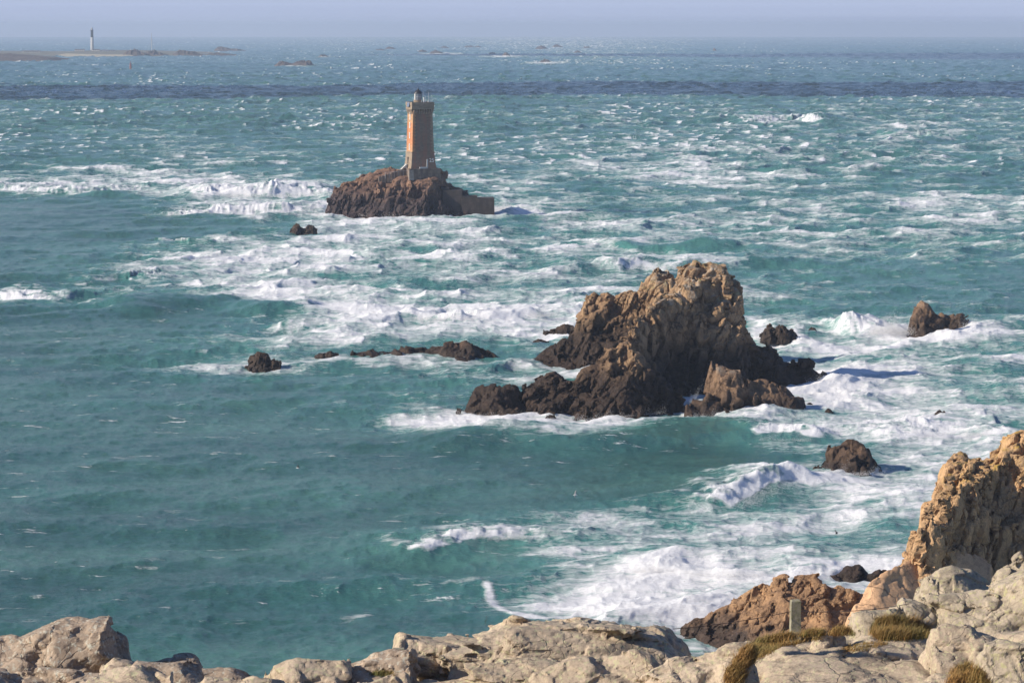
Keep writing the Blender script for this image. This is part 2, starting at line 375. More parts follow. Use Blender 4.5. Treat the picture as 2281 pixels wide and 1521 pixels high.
def build_sea():
    dense = np.linspace(-11.6, 11.6, 1130)
    side = 11.6 + np.cumsum(np.linspace(0.06, 1.4, 42))
    th = np.radians(np.concatenate([-side[::-1], dense, side]))
    D = [150.0]
    while D[-1] < 255: D.append(D[-1] + 3.0)
    while D[-1] < 33000: D.append(D[-1] + 0.60 * (D[-1] / 300) ** 1.15)
    D = np.array(D); nr, nc = len(D), len(th)
    X0 = (D[:, None] * np.sin(th)[None]).ravel(); Y0 = (D[:, None] * np.cos(th)[None]).ravel()
    R0 = np.repeat(D, nc)
    zc = -(R0 ** 2) / (2 * REARTH)
    U, V = project(X0, Y0, zc)
    T = foam_table(U, V)
    T = T + 0.10 * sstep(170, 240, V) * sstep(480, 400, V)
    # ---- wave field
    N1, L1 = 512, 430.0
    t1 = ocean_tile(N1, L1, R_(-62), 2 * math.pi / 46, 0.45, 2.0, 3)        # swell and sea running in from the open water
    N2, L2 = 512, 173.0
    t2 = ocean_tile(N2, L2, R_(-18), 2 * math.pi / 15, 0.16, 2.0, 8)        # steep wind sea
    N3, L3 = 512, 47.0
    t3 = ocean_tile(N3, L3, R_(-10), 2 * math.pi / 3.6, 0.05, 1.5, 5)       # chop
    c1 = whitecaps(t1, 1.15, N1, 26, (-0.85, 0.35), 0.02, 0.30); c2 = whitecaps(t2, 0.55, N2, 22, (-0.9, 0.3), -0.02, 0.30)
    t1 = t1 + [c1]; t2 = t2 + [c2]
    wild = np.clip(0.10 + 1.35 * T, 0, 1)
    wild = np.where(R0 > 1200, np.maximum(wild, np.clip((R0 - 1200) / 900, 0, 0.75)), wild)
    nearf = 0.45 + 0.55 * sstep(330, 620, R0)
    A1 = 0.15 + 0.58 * wild * nearf + 0.25 * sstep(900, 1500, R0); A2 = 0.05 + 0.12 * wild * nearf; A3 = 0.026 + 0.03 * wild
    A3 = A3 * np.clip(2000 / R0, 0.0, 1)
    sub = fbm2(X0 / 160, Y0 / 160, 40, 2); A1 = A1 * (1 + 0.35 * sub)
    s1 = sample(t1, L1, X0, Y0, 0.0); s2 = sample(t2, L2, X0, Y0, 0.35); s3 = sample(t3, L3, X0, Y0, -0.3)
    H = A1 * s1[0] + A2 * s2[0] + A3 * s3[0]
    r2 = (math.cos(0.35), math.sin(0.35))
    DX = A1 * s1[1] * 1.1 + A2 * 0.8 * (s2[1] * r2[0] - s2[2] * r2[1]) + A3 * s3[1]
    DY = A1 * s1[2] * 1.1 + A2 * 0.8 * (s2[1] * r2[1] + s2[2] * r2[0]) + A3 * s3[2]
    # ---- foam density
    n_lo = fbm2(X0 / 38, Y0 / 70, 11, 3)
    n_st = fbm2(X0 / 15 + 0.2 * Y0 / 9, Y0 / 14, 13, 4)
    crest1, crest2 = s1[6], s2[6]
    foam = np.clip(T * np.where(R0 < 480, 1.25, 1.12) - 0.03, 0, 1.05) * (0.86 + 0.50 * n_lo) + 0.34 * (n_st) * np.clip(T * 2.2, 0, 1)
    farb = sstep(800, 1300, R0)
    foam += crest1 * (0.04 + 0.38 * T + 0.35 * farb) + crest2 * (0.24 + 0.38 * T + 0.08 * farb) * (0.8 + 0.6 * n_lo)
    foam += 0.10 * np.clip(s1[0], -1, 2.2) * np.clip(T * 2.2, 0, 1) * (0.6 + n_st)
    foam = np.where(R0 > 1300, np.maximum(foam, (crest2 * 0.85 + crest1 * .95) * np.clip(0.62 + 2.0 * fbm2(X0 / 110, Y0 / 300, 15, 3), 0, 1.5) * (0.8 + T * 2)), foam)
    FRONT = np.zeros_like(H)
    for k, (pts, hgt, wf, wb, ff, fb) in enumerate(BREAKERS):
        W = [sea_at(u, v) for u, v in pts]; P2 = [(p.x, p.y) for p in W]
        xs = [p[0] for p in P2]; ys = [p[1] for p in P2]; pad = 3.2 * max(wf, wb)
        m = np.nonzero((X0 > min(xs) - pad) & (X0 < max(xs) + pad) & (Y0 > min(ys) - pad) & (Y0 < max(ys) + pad))[0]
        if len(m) == 0: continue
        x, y = X0[m], Y0[m]
        wob = vnoise2(x / (wb * .9), y / (wb * .9), 60 + k) * wf * 0.55
        d, run, side = polydist(P2, x, y + wob)
        s = side + wf * 0.9                        # crest sits a little behind the foot line
        s = side - wf
        ends = sstep(0, 0.20, run) * sstep(1, 0.72, run)
        lump = 0.85 + 0.30 * vnoise2(x / (wf * 2.2), y / (wf * 2.2), 80 + k) + 0.10 * vnoise2(x / (wf * .5), y / (wf * .5), 90 + k) * (ff > 0.5)
        prof = np.where(s < 0, np.exp(-(s / (wf * 0.62)) ** 2), np.exp(-(s / wb) ** 2))
        near = np.exp(-(np.maximum(d - abs(side), 0) / wf) ** 2)
        H[m] += hgt * prof * ends * lump * near
        if ff > 0:
            rag = 0.75 + 0.5 * vnoise2(x / 2.2, y / 2.2, 120 + k) + .3 * vnoise2(x / .8, y / .8, 121 + k)
            fz = np.where(s < wf * 0.15, ff * sstep(0.04, 0.22, prof * lump), fb * np.exp(-(s / (wb * 1.1)) ** 2)) * ends * near * np.clip(rag, 0.3, 1.3)
            foam[m] = np.maximum(foam[m], foam[m] * 0.4 + fz)
            if ff > 0.7: FRONT[m] = np.maximum(FRONT[m], sstep(0.25, 0.6, prof) * ends * near * (s < wf * .6))
        else:
            foam[m] *= 1 - 0.85 * sstep(0.15, 0.6, prof * ends * near) * (s < wb * .3)
    for k, (pts, ru, rv, f) in enumerate(STREAKS):
        m = np.nonzero((U > min(p[0] for p in pts) - 3 * ru) & (U < max(p[0] for p in pts) + 3 * ru) & (V > min(p[1] for p in pts) - 3 * rv) & (V < max(p[1] for p in pts) + 3 * rv))[0]
        if len(m) == 0: continue
        q = ru / rv
        wob = fbm2(X0[m] / 6, Y0[m] / 12, 140 + k, 3)
        d, run, side = polydist([(a, b * q) for a, b in pts], U[m], V[m] * q + wob * ru * 0.9)
        foam[m] = np.maximum(foam[m], foam[m] * 0.5 + f * np.exp(-(d / ru) ** 2) * (0.8 + 0.5 * n_st[m]))
    for (u, v, ru, rv, f) in ROCK_FOAM:
        e = ((U - u) / ru) ** 2 + ((V - v) / rv) ** 2; m = np.nonzero(e < 5)[0]
        foam[m] = np.maximum(foam[m], foam[m] * 0.6 + f * np.exp(-e[m]) * (0.8 + 0.5 * n_st[m]))
    foam = np.clip(foam, 0, 1.25)
    # ---- churned water is lumpy
    lum = fbm2(X0 / 1.6, Y0 / 1.6, 200, 2)
    H += np.clip(foam - 0.25, 0, 1) * lum * 0.06 * np.clip(1200 / R0, 0, 1) + FRONT * np.clip(R0 / 900, .28, 1) * 0.75 * fbm2(X0 / 1.3, Y0 / 1.3, 210, 4, 0.62)
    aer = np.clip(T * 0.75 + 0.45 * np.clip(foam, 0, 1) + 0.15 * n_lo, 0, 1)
    Vv = np.stack([X0 + DX, Y0 + DY, zc + H], 1)
    idx = np.arange(nr * nc).reshape(nr, nc)
    F = np.stack([idx[:-1, :-1], idx[:-1, 1:], idx[1:, 1:], idx[1:, :-1]], -1).reshape(-1, 4)
    me = mesh_np('sea', Vv, F)
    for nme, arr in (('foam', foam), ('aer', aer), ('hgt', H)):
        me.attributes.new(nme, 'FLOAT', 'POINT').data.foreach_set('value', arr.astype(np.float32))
    # ---- sea water
    t = NT('sea_water')
    foam_a = t.math('MULTIPLY', t.attr('foam'), 0.97); aer_a = t.attr('aer')
    p = t.pos
    wv = t.noise(t.vmul(p, (0.10, 0.14, 0.2)), 1.0, 2, 0.5, col=True)
    pw = t.vadd(p, t.vmul(wv, (6, 4, 0)))
    c_, s_ = math.cos(0.35), math.sin(0.35)
    px_, py_, _z = t.sep(pw); rot = t.n.new('ShaderNodeCombineXYZ')
    t.put(rot.inputs[0], t.math('ADD', t.math('MULTIPLY', px_, c_ * 0.085), t.math('MULTIPLY', py_, s_ * 0.085)))
    t.put(rot.inputs[1], t.math('SUBTRACT', t.math('MULTIPLY', py_, c_ * 0.40), t.math('MULTIPLY', px_, s_ * 0.40)))
    streak = t.noise(rot.outputs[0], 1.0, 7, 0.70, 0.25)
    lace = t.noise(t.vmul(pw, (0.45, 0.95, 2.2)), 1.0, 8, 0.74, 0.5)
    fil = t.math('ABSOLUTE', t.math('SUBTRACT', t.noise(t.vmul(pw, (0.22, 0.42, 0.6)), 1.0, 5, 0.6, 0.8), 0.5))
    fil = t.math('SUBTRACT', 1.0, t.math('MULTIPLY', fil, 5.0, clamp=True))
    web = t.math('ADD', t.math('MULTIPLY', t.rng(lace, 0.25, 0.75, smooth=False), 0.40), t.math('MULTIPLY', fil, 0.22))
    web = t.math('ADD', web, t.math('MULTIPLY', t.rng(streak, 0.28, 0.72, smooth=False), 0.38))
    thr = t.math('SUBTRACT', 1.0, foam_a)
    cov = t.math('POWER', t.rng(t.math('SUBTRACT', web, thr), -0.10, 0.36, smooth=False), 1.1)
    fleck = t.rng(t.noise(t.vmul(p, (0.16, 0.36, 0.4)), 1.0, 6, 0.72, 0.3), 0.60, 0.68)
    fleck = t.math('MULTIPLY', fleck, t.rng(t.noise(t.vmul(p, (0.02, 0.03, 0.03)), 1.0, 3, 0.6), 0.40, 0.62))
    fleck = t.math('MULTIPLY', fleck, t.rng(t.sep(p)[1], 1000, 500, 0, 0.85))
    cov = t.math('MAXIMUM', cov, fleck)
    patch = t.noise(t.vmul(p, (0.007, 0.028, 0.02)), 1.0, 5, 0.62)
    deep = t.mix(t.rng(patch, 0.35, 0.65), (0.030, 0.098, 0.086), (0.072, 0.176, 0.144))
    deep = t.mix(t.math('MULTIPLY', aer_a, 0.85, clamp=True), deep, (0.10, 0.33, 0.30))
    col = t.mix(cov, deep, (0.84, 0.84, 0.85))
    rough = t.rng(cov, 0.0, 0.6, 0.16, 0.9)
    rip = t.noise(t.vmul(p, (0.7, 2.4, 1.0)), 1.0, 8, 0.72)
    rip2 = t.noise(t.vmul(p, (0.28, 0.5, 0.5)), 1.0, 3, 0.6)
    hh = t.math('ADD', t.math('ADD', t.math('MULTIPLY', rip, 0.42), t.math('MULTIPLY', rip2, 0.3)), t.math('MULTIPLY', t.math('MULTIPLY', cov, lace), 0.9))
    nb = t.bump(hh, 0.75, 1.0)
    t.set(Base_Color=col, Roughness=rough, IOR=1.333, Normal=nb)
    t.put(t.b.inputs['Subsurface Weight'], t.math('MULTIPLY', cov, 0.85)); t.b.inputs['Subsurface Radius'].default_value = (1, 1, 1); t.b.inputs['Subsurface Scale'].default_value = 1.2
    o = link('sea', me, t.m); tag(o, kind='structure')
    return (X0 + DX, Y0 + DY, zc + H)
SEA = build_sea()

# ================================================================== ROCK
def rock_mat(name, light, mid, dark, wet=(0.045, 0.032, 0.025), wet_z=None, wet_w=2.0, scale=1.0, lichen=None, lichen_z=0.0, lichen_amt=0.5, spots=None, bump=0.5, bd=0.12, grain=1.0, crack=0.0, white=None, cw=1.0):
    t = NT(name); p = t.pos
    n1 = t.noise(p, 0.16 * scale, 4, 0.6); n2 = t.noise(p, 0.9 * scale, 6, 0.65); n3 = t.noise(p, 5.0 * scale, 5, 0.7)
    c = t.mix(t.rng(n1, 0.35, 0.65), mid, light)
    c = t.mix(t.math('MULTIPLY', t.rng(n2, 0.48, 0.68), 0.75), c, dark)
    c = t.mix(t.math('MULTIPLY', t.rng(n3, 0.48, 0.70), 0.55), c, tuple(x * 0.45 for x in mid))
    c = t.mix(t.math('MULTIPLY', t.rng(n3, 0.46, 0.28), 0.35), c, tuple(min(1, x * 1.45) for x in light))
    nz = t.sep(t.nrm)[2]; z = t.sep(p)[2]
    lines = None
    if crack:                                    # joints run through the stone as thin dark lines in the base colour
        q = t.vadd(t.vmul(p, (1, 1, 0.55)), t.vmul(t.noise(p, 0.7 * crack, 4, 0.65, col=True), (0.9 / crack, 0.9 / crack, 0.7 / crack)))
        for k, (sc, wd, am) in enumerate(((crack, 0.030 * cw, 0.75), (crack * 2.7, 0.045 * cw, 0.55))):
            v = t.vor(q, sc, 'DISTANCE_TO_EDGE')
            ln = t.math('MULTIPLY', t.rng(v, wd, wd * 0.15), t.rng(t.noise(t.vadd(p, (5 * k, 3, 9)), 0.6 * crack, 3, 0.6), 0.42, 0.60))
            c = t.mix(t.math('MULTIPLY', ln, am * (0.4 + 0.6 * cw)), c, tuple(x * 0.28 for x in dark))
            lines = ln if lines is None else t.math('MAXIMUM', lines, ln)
    if lichen:
        f = t.math('MULTIPLY', t.rng(nz, 0.15, 0.75), t.rng(z, lichen_z, lichen_z + 3))
        f = t.math('MULTIPLY', f, t.rng(t.noise(p, 0.55 * scale, 6, 0.7), 0.55 - 0.12 * lichen_amt, 0.66))
        c = t.mix(t.math('MULTIPLY', f, 0.9), c, lichen)
    if white:
        f = t.math('MULTIPLY', t.rng(nz, 0.2, 0.8), t.rng(z, white[1], white[1] + 3))
        f = t.math('MULTIPLY', f, t.rng(t.noise(p, 0.8 * scale, 6, 0.75), 0.45, 0.62))
        c = t.mix(t.math('MULTIPLY', f, 0.8), c, white[0])
    if spots:
        f = t.rng(t.noise(p, 2.6 * scale, 5, 0.7, 0.4), 0.53, 0.62); c = t.mix(t.math('MULTIPLY', f, 0.9), c, spots)
        f = t.rng(t.noise(t.vadd(p, (31, 7, 3)), 1.3 * scale, 6, 0.7, 0.4), 0.60, 0.72); c = t.mix(t.math('MULTIPLY', f, 0.7), c, tuple(x * 0.38 for x in mid))
    r = 0.88
    if wet_z is not None:
        zz = t.math('ADD', z, t.math('MULTIPLY', t.math('SUBTRACT', n1, 0.5), 5.0))
        zz = t.math('ADD', zz, t.math('MULTIPLY', t.math('SUBTRACT', n2, 0.5), 2.5))
        f = t.rng(zz, wet_z + wet_w, wet_z)
        wc = t.mix(t.rng(n2, 0.4, 0.65), wet, tuple(x * 1.9 for x in wet))
        c = t.mix(f, c, wc); r = t.rng(f, 0, 1, 0.88, 0.6)
    g = t.noise(p, 9.0 * scale * grain, 6, 0.72)
    hb = t.math('ADD', t.math('MULTIPLY', n2, 0.9), t.math('MULTIPLY', g, 0.30))
    hb = t.math('ADD', hb, t.math('MULTIPLY', n3, 0.35))
    if lines is not None: hb = t.math('SUBTRACT', hb, t.math('MULTIPLY', lines, 0.6))
    t.set(Base_Color=c, Roughness=r, Normal=t.bump(hb, bump, bd))
    t.b.inputs['Specular IOR Level'].default_value = 0.22
    return t.m

def layer(pts, wf, wb=None, Y=None, p=1.4, drop=None, pb=None, ztop=0.0):
    """crest line from photo points (u, v[, Y]); wf / wb = reach of the rock towards / away from us, drop = fall over that reach"""
    P = [at(q[0], q[1], q[2] if len(q) > 2 else Y) for q in pts]; P.sort(key=lambda q: q.x)
    return dict(x=np.array([q.x for q in P]), y=np.array([q.y for q in P]), z=np.array([q.z for q in P]) + ztop, wf=wf, wb=wb or wf, p=p, pb=pb or p, drop=drop)
def layer_h(L, X, Y, zmin):
    z = np.interp(X, L['x'], L['z']); yc = np.interp(X, L['x'], L['y'])
    top = z.max(); rel = np.clip((z - zmin) / max(L['z'].max() - zmin, .1), 0.12, 1)
    t = Y - yc
    if L['drop'] is None:
        wf, wb = L['wf'] * (0.25 + 0.75 * rel), L['wb'] * (0.25 + 0.75 * rel); dr = z - zmin
    else:
        wf, wb, dr = L['wf'], L['wb'], L['drop']
    sf = np.maximum(-t, 0) / wf; sb = np.maximum(t, 0) / wb
    fall = lambda s, p, w: np.where(s <= 1, dr * s ** p, dr + (s - 1) * w * 4)
    h = z - fall(sf, L['p'], wf) - fall(sb, L['pb'], wb)
    ex = np.maximum(L['x'][0] - X, 0) + np.maximum(X - L['x'][-1], 0)
    return h - ex * 5.0
def trilin(f, P, org, res):
    G = (P - np.array(org, np.float32)) / res
    for k in range(3): G[:, k] = np.clip(G[:, k], 0, f.shape[k] - 1.001)
    i = G.astype(np.int32); w = G - i; out = np.zeros(len(P), np.float32); fl = f.ravel(); sy = f.shape[2]; sx = f.shape[1] * sy
    b0 = i[:, 0] * sx + i[:, 1] * sy + i[:, 2]
    for dx in (0, 1):
        for dy in (0, 1):
            for dz in (0, 1):
                out += fl[b0 + dx * sx + dy * sy + dz] * (w[:, 0] if dx else 1 - w[:, 0]) * (w[:, 1] if dy else 1 - w[:, 1]) * (w[:, 2] if dz else 1 - w[:, 2])
    return out
def joint(f, P, org, res, cell, alpha, amp, tilt, crack, seed, stretch, rot, warp=0.10):
    """rock splits along joints: inside each joint block the surface is one flat face"""
    M = np.array(Matrix.Rotation(rot[0], 3, 'X') @ Matrix.Rotation(rot[1], 3, 'Y') @ Matrix.Rotation(rot[2], 3, 'Z'), dtype=np.float32)
    st = cell * np.array(stretch, np.float32)
    Q = (P @ M.T) / st
    Q = Q + np.stack([vnoise3(Q * 0.9 + 31.7 * k, seed + 50 + k) for k in range(3)], 1) * warp
    F1, F2, ID, OFF = worley(Q, seed)
    W = (OFF * st) @ M                           # from the block's centre to the point
    C = (P - W).astype(np.float32)
    h = max(res, cell * 0.30); base = trilin(f, C, org, res); g = np.zeros((len(P), 3), np.float32)
    for k in range(3):
        e = np.zeros(3, np.float32); e[k] = h
        g[:, k] = (trilin(f, C + e, org, res) - trilin(f, C - e, org, res)) / (2 * h)
    g += tilt * np.stack([u01(rehash(ID, k)) * 2 - 1 for k in (1, 2, 3)], 1)
    plane = base + np.sum(g * W, 1) + amp * (u01(rehash(ID, 4)) * 2 - 1)
    here = trilin(f, P, org, res)
    return here * (1 - alpha) + alpha * plane - crack * (1 - sstep(0.0, 0.10, F2 - F1))
def rock_mesh(layers, res, joints, fine, seed, zmin=-1.6, grit=0.05, bed=0.0, lim=1.0, ribs=None):
    big = lim + 0.6
    x0 = min(L['x'][0] for L in layers) - big; x1 = max(L['x'][-1] for L in layers) + big
    y0 = min(L['y'].min() - L['wf'] for L in layers) - big; y1 = max(L['y'].max() + L['wb'] for L in layers) + big
    z0 = zmin - 0.8; z1 = max(L['z'].max() for L in layers) + big
    xs = np.arange(x0, x1, res); ys = np.arange(y0, y1, res); zs = np.arange(z0, z1, res); org = (x0, y0, z0)
    X, Y = np.meshgrid(xs, ys, indexing='ij')
    wx = vnoise2(X.ravel() / (res * 14), Y.ravel() / (res * 14), seed).reshape(X.shape) * res * 3
    H = np.full(X.shape, -50.0)
    for L in layers: H = np.maximum(H, layer_h(L, X + wx * .6, Y + wx, zmin))
    gx, gy = np.gradient(H, res); cf = 1 / np.sqrt(1 + np.minimum(gx ** 2 + gy ** 2, 30))
    f = ((H[:, :, None] - zs[None, None, :]) * cf[:, :, None]).astype(np.float32)
    f = np.clip(f, -4 * lim - 2, 4 * lim + 2)
    f0 = f.copy()
    for k, (cell, alpha, amp, tilt, crack, stretch, rot) in enumerate(joints):
        band = np.nonzero(np.abs(f) < (lim * 1.5 + res * 2 if k == 0 else lim * .8 + res * 3))
        P = np.stack([xs[band[0]], ys[band[1]], zs[band[2]]], 1).astype(np.float32)
        n = joint(f, P, org, res, cell, alpha, amp, tilt, crack, seed + 10 * k, stretch, rot)
        f[band] = np.clip(n, f0[band] - 1.6 * lim, f0[band] + lim)
    f = np.minimum(f, (zs - zmin)[None, None, :].astype(np.float32))
    f[0] = f[-1] = -1; f[:, 0] = f[:, -1] = -1; f[:, :, 0] = f[:, :, -1] = -1
    V, F = surface_nets(f, org, res)
    n = normals(V, F); d = np.zeros(len(V), np.float32)
    for k, (cell, amp, tilt, crack, stretch, rot) in enumerate(fine):
        d += blocks(V, cell, amp, tilt, crack, seed + 100 + 10 * k, stretch, rot)
    d += grit * fbm3(V / (res * 2.2), seed + 300, 2)
    if ribs:                                   # upright slabs with open joints between them
        d += blocks(V, ribs, ribs * .15, ribs * .30, ribs * .30, seed + 400, (1, 1, 5.5), (0.12, -0.30, 0.35), 0.16) * sstep(0.85, 0.35, np.abs(n[:, 2]))
    if bed:                                    # weathered bedding: ledges and rounded hollows
        d += bed * fbm3(V * np.array((0.55, 0.7, 3.2), np.float32) + 0.5 * fbm3(V * 0.9, seed + 330, 2)[:, None], seed + 310, 3, 0.55) + 0.5 * bed * fbm3(V * 1.7, seed + 320, 4, 0.6)
    return V + n * d[:, None], F
def keep_biggest(V, F, minfrac=0.02):
    n = len(V); lab = np.arange(n)
    E = np.concatenate([F[:, [0, 1]], F[:, [1, 2]], F[:, [2, 3]]])
    while True:
        m = np.minimum(lab[E[:, 0]], lab[E[:, 1]]); new = lab.copy()
        np.minimum.at(new, E[:, 0], m); np.minimum.at(new, E[:, 1], m); new = new[new]
        if (new == lab).all(): break
        lab = new
    cnt = np.bincount(lab, minlength=n); good = cnt[lab] >= minfrac * n
    keep = good[F[:, 0]]; F = F[keep]; used = np.zeros(n, bool); used[F.ravel()] = True
    re = np.cumsum(used) - 1
    return V[used], re[F].astype(np.int32)
ST = (1, 1, 1.8)
def rock(name, layers, mat, res, size, seed, label=None, cat=None, group=None, parent=None, zmin=-1.6, rot=(0.15, -0.25, 0.3), stretch=ST, rough=1.0, crack=1.0, mid=1.0, bed=0.0, smooth=False, lim=None, ribs=None):
    """size = width of the biggest joint block; smaller ones follow"""
    lim = size * (lim or 0.20)
    joints = [(size, 0.9, size * 0.11 * rough, 0.46 * rough, size * 0.12 * crack, stretch, rot)]
    c = size * 0.42; a = 0.85 * mid
    for k in range(2):
        if c > res * 3.2: joints.append((c, a, c * 0.09 * rough * mid, 0.40 * rough * mid, c * 0.13 * crack * mid, stretch, (rot[0] + .1 * k + .1, rot[1] + .12, rot[2] + .5 + .4 * k)))
        c *= 0.42; a *= 0.85
    fine = [(max(c, res * 1.6), c * 0.04 * rough * mid, c * 0.15 * rough * mid, c * 0.08 * crack * mid, stretch, (rot[0], rot[1], rot[2] + 1.0))]
    V, F = rock_mesh(layers, res, joints, fine, seed, zmin, ribs=ribs, grit=res * (0.13 if not smooth else 0.12), bed=bed, lim=lim)
    V, F = keep_biggest(V, F)
    me = mesh_np(name, V, F, smooth)
    if parent is not None: return link(name, me, mat, parent)
    c = V.mean(0); o = link(name, me, mat, loc=(float(c[0]), float(c[1]), float(V[:, 2].min())))
    return tag(o, label, cat, group)

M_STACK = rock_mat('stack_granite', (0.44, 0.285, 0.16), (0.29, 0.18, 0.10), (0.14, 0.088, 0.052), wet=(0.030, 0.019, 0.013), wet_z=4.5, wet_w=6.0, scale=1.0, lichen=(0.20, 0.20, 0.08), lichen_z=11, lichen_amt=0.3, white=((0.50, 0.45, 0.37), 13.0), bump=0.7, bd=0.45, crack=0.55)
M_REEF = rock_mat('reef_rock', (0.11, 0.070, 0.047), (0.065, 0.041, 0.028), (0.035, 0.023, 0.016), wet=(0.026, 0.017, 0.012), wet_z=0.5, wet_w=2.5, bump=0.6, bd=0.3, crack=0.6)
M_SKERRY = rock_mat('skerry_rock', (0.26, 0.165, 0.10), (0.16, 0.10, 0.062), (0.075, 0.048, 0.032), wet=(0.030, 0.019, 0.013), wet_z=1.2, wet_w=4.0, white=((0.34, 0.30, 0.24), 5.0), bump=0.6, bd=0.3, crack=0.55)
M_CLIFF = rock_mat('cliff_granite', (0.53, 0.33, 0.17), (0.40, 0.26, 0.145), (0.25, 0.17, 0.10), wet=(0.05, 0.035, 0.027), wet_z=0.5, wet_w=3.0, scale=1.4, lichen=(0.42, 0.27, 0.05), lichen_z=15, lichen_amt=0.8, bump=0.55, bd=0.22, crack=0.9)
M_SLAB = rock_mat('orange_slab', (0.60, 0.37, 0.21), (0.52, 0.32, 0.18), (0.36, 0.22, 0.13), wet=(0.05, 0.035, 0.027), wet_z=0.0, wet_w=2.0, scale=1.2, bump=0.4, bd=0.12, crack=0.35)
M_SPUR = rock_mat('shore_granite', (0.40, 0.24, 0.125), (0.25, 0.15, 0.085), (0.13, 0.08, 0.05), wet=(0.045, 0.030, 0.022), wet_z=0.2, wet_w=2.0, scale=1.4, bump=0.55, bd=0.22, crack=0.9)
M_LIGHTROCK = rock_mat('lighthouse_rock', (0.30, 0.18, 0.115), (0.17, 0.10, 0.07), (0.09, 0.056, 0.042), wet=(0.036, 0.024, 0.023), wet_z=4.5, wet_w=6.0, scale=0.8, bump=0.6, bd=0.4, crack=0.4)

# ---- the big stack: crag behind, summit dome, spur towards us, low ridge, boulder at the ridge's end
stack = empty('sea_stack', at(1500, 930, 480) * 1.0); stack.location.z = -1
tag(stack, 'biggest tan granite sea stack with a jagged summit and dark ridges in the foam', 'sea stack')
rock('crag', [layer([(1158, 812), (1190, 797), (1222, 778), (1247, 760), (1268, 748), (1283, 718), (1298, 692), (1303, 668), (1330, 652), (1358, 649), (1370, 663), (1390, 657), (1428, 642), (1440, 610), (1463, 598), (1490, 602), (1500, 616), (1515, 602), (1530, 620), (1600, 690)], 13, 9, Y=528, p=1.1, pb=1.6)], M_STACK, 0.26, 3.6, 11, parent=stack, rough=1.1, lim=.13, ribs=2.0)
rock('summit', [
    layer([(1380, 800), (1400, 765), (1425, 733), (1470, 694), (1490, 655), (1503, 627), (1518, 594), (1545, 583), (1562, 594), (1580, 588), (1604, 590), (1622, 606), (1635, 627), (1648, 648), (1654, 666), (1660, 690), (1658, 706), (1668, 726), (1690, 757), (1720, 778), (1750, 797), (1788, 804), (1802, 801), (1818, 814), (1845, 834), (1868, 846)], 15, 9, Y=497, p=1.15, pb=1.8),
    layer([(1322, 850, 463), (1335, 815, 465), (1347, 800, 466), (1375, 772, 470), (1395, 738, 474), (1410, 708, 478), (1440, 693, 482), (1480, 672, 486), (1510, 645, 490), (1570, 622, 494), (1640, 660, 497)], 9, 9, p=1.2)],
    M_STACK, 0.26, 4.0, 23, parent=stack, rot=(0.12, -0.3, 0.2), stretch=(1, 1, 2.2), rough=1.2, crack=1.5, lim=.11, ribs=2.3)
rock('ridge', [
    layer([(1163, 900), (1168, 868), (1178, 848), (1192, 842), (1215, 840), (1232, 837), (1250, 848), (1265, 852), (1300, 827), (1325, 817), (1345, 795), (1360, 776), (1385, 772), (1400, 768), (1430, 795), (1460, 832), (1490, 872), (1512, 898)], 11, 7, Y=462, p=1.25, pb=1.5)], M_STACK, 0.22, 3.4, 35, parent=stack, rough=1.0, ribs=2.0)
rock('end_boulder', [layer([(1016, 918), (1045, 890), (1065, 864), (1085, 859), (1105, 855), (1135, 855), (1150, 864), (1165, 887), (1180, 905), (1200, 918)], 6, 5, Y=462, p=1.6)], M_STACK, 0.2, 3.0, 41, parent=stack, rough=0.6)

S_ = 'rocks washed by the surf'
rock('rock', [layer([(1578, 880), (1588, 833), (1600, 817), (1640, 818), (1665, 832), (1690, 852), (1720, 860), (1750, 864), (1770, 882), (1788, 903), (1797, 927)], 7, 5, Y=460, p=1.6),
              layer([(1532, 922), (1545, 897), (1570, 884), (1600, 886), (1640, 902), (1672, 928)], 4, 4, Y=455.5, p=1.5)], M_SKERRY, 0.2, 3.4, 52,
     'brown two humped rock with a flat pale cap in front of the big sea stack', 'rock', S_, rough=0.7)
rock('rock', [layer([(1814, 1050), (1838, 1020), (1848, 1000), (1868, 992), (1888, 981), (1903, 985), (1925, 997), (1935, 1012), (1941, 1024), (1955, 1042), (1972, 1060)], 6, 5, Y=401, p=1.3)], M_REEF, 0.17, 2.2, 61,
     'dark brown pointed rock left of the cliff with surf along its foot', 'rock', S_)
def small(u0, u1, vt, vb, seed, label, Y=None, mat=None, group=S_, peak=0.45, cat='rock', res=None, humps=None, wf=None, name='rock', rough=0.9):
    p = sea_at((u0 + u1) / 2, vb); Y = Y or p.y + 1.5; w = (u1 - u0) * Y / FPX
    pts = humps or [(u0, vb), (u0 + (u1 - u0) * peak * .5, vt + (vb - vt) * .35), (u0 + (u1 - u0) * peak, vt), (u0 + (u1 - u0) * (peak + .25), vt + (vb - vt) * .25), (u1, vb)]
    return rock(name, [layer(pts, wf or max(1.2, min(w * .4, 5)), Y=Y, p=1.5)], mat or M_REEF, res or max(w / 60, 0.1), max(w / 5, .6), seed, label, cat, group, zmin=-0.9 + p.z, rough=rough)
small(546, 622, 784, 818, 71, 'small dark rock alone in the water below the lighthouse reef', humps=[(546, 818), (558, 796), (575, 785), (590, 788), (600, 797), (612, 797), (622, 803)])
small(703, 766, 783, 797, 72, 'low flat black rock at the left tip of the long dark reef', humps=[(703, 793), (718, 787), (735, 783), (750, 787), (755, 793), (768, 793)])
rock('reef', [layer([(788, 792), (800, 788), (830, 781), (860, 783), (885, 774), (910, 778), (930, 780), (955, 774), (970, 779), (990, 768), (1020, 763), (1045, 762), (1060, 776), (1080, 783), (1100, 794), (1116, 806)], 6, 5, Y=537, p=1.4)], M_REEF, 0.22, 3.0, 73,
     'long low black reef in the foam left of the big sea stack', 'reef', S_)
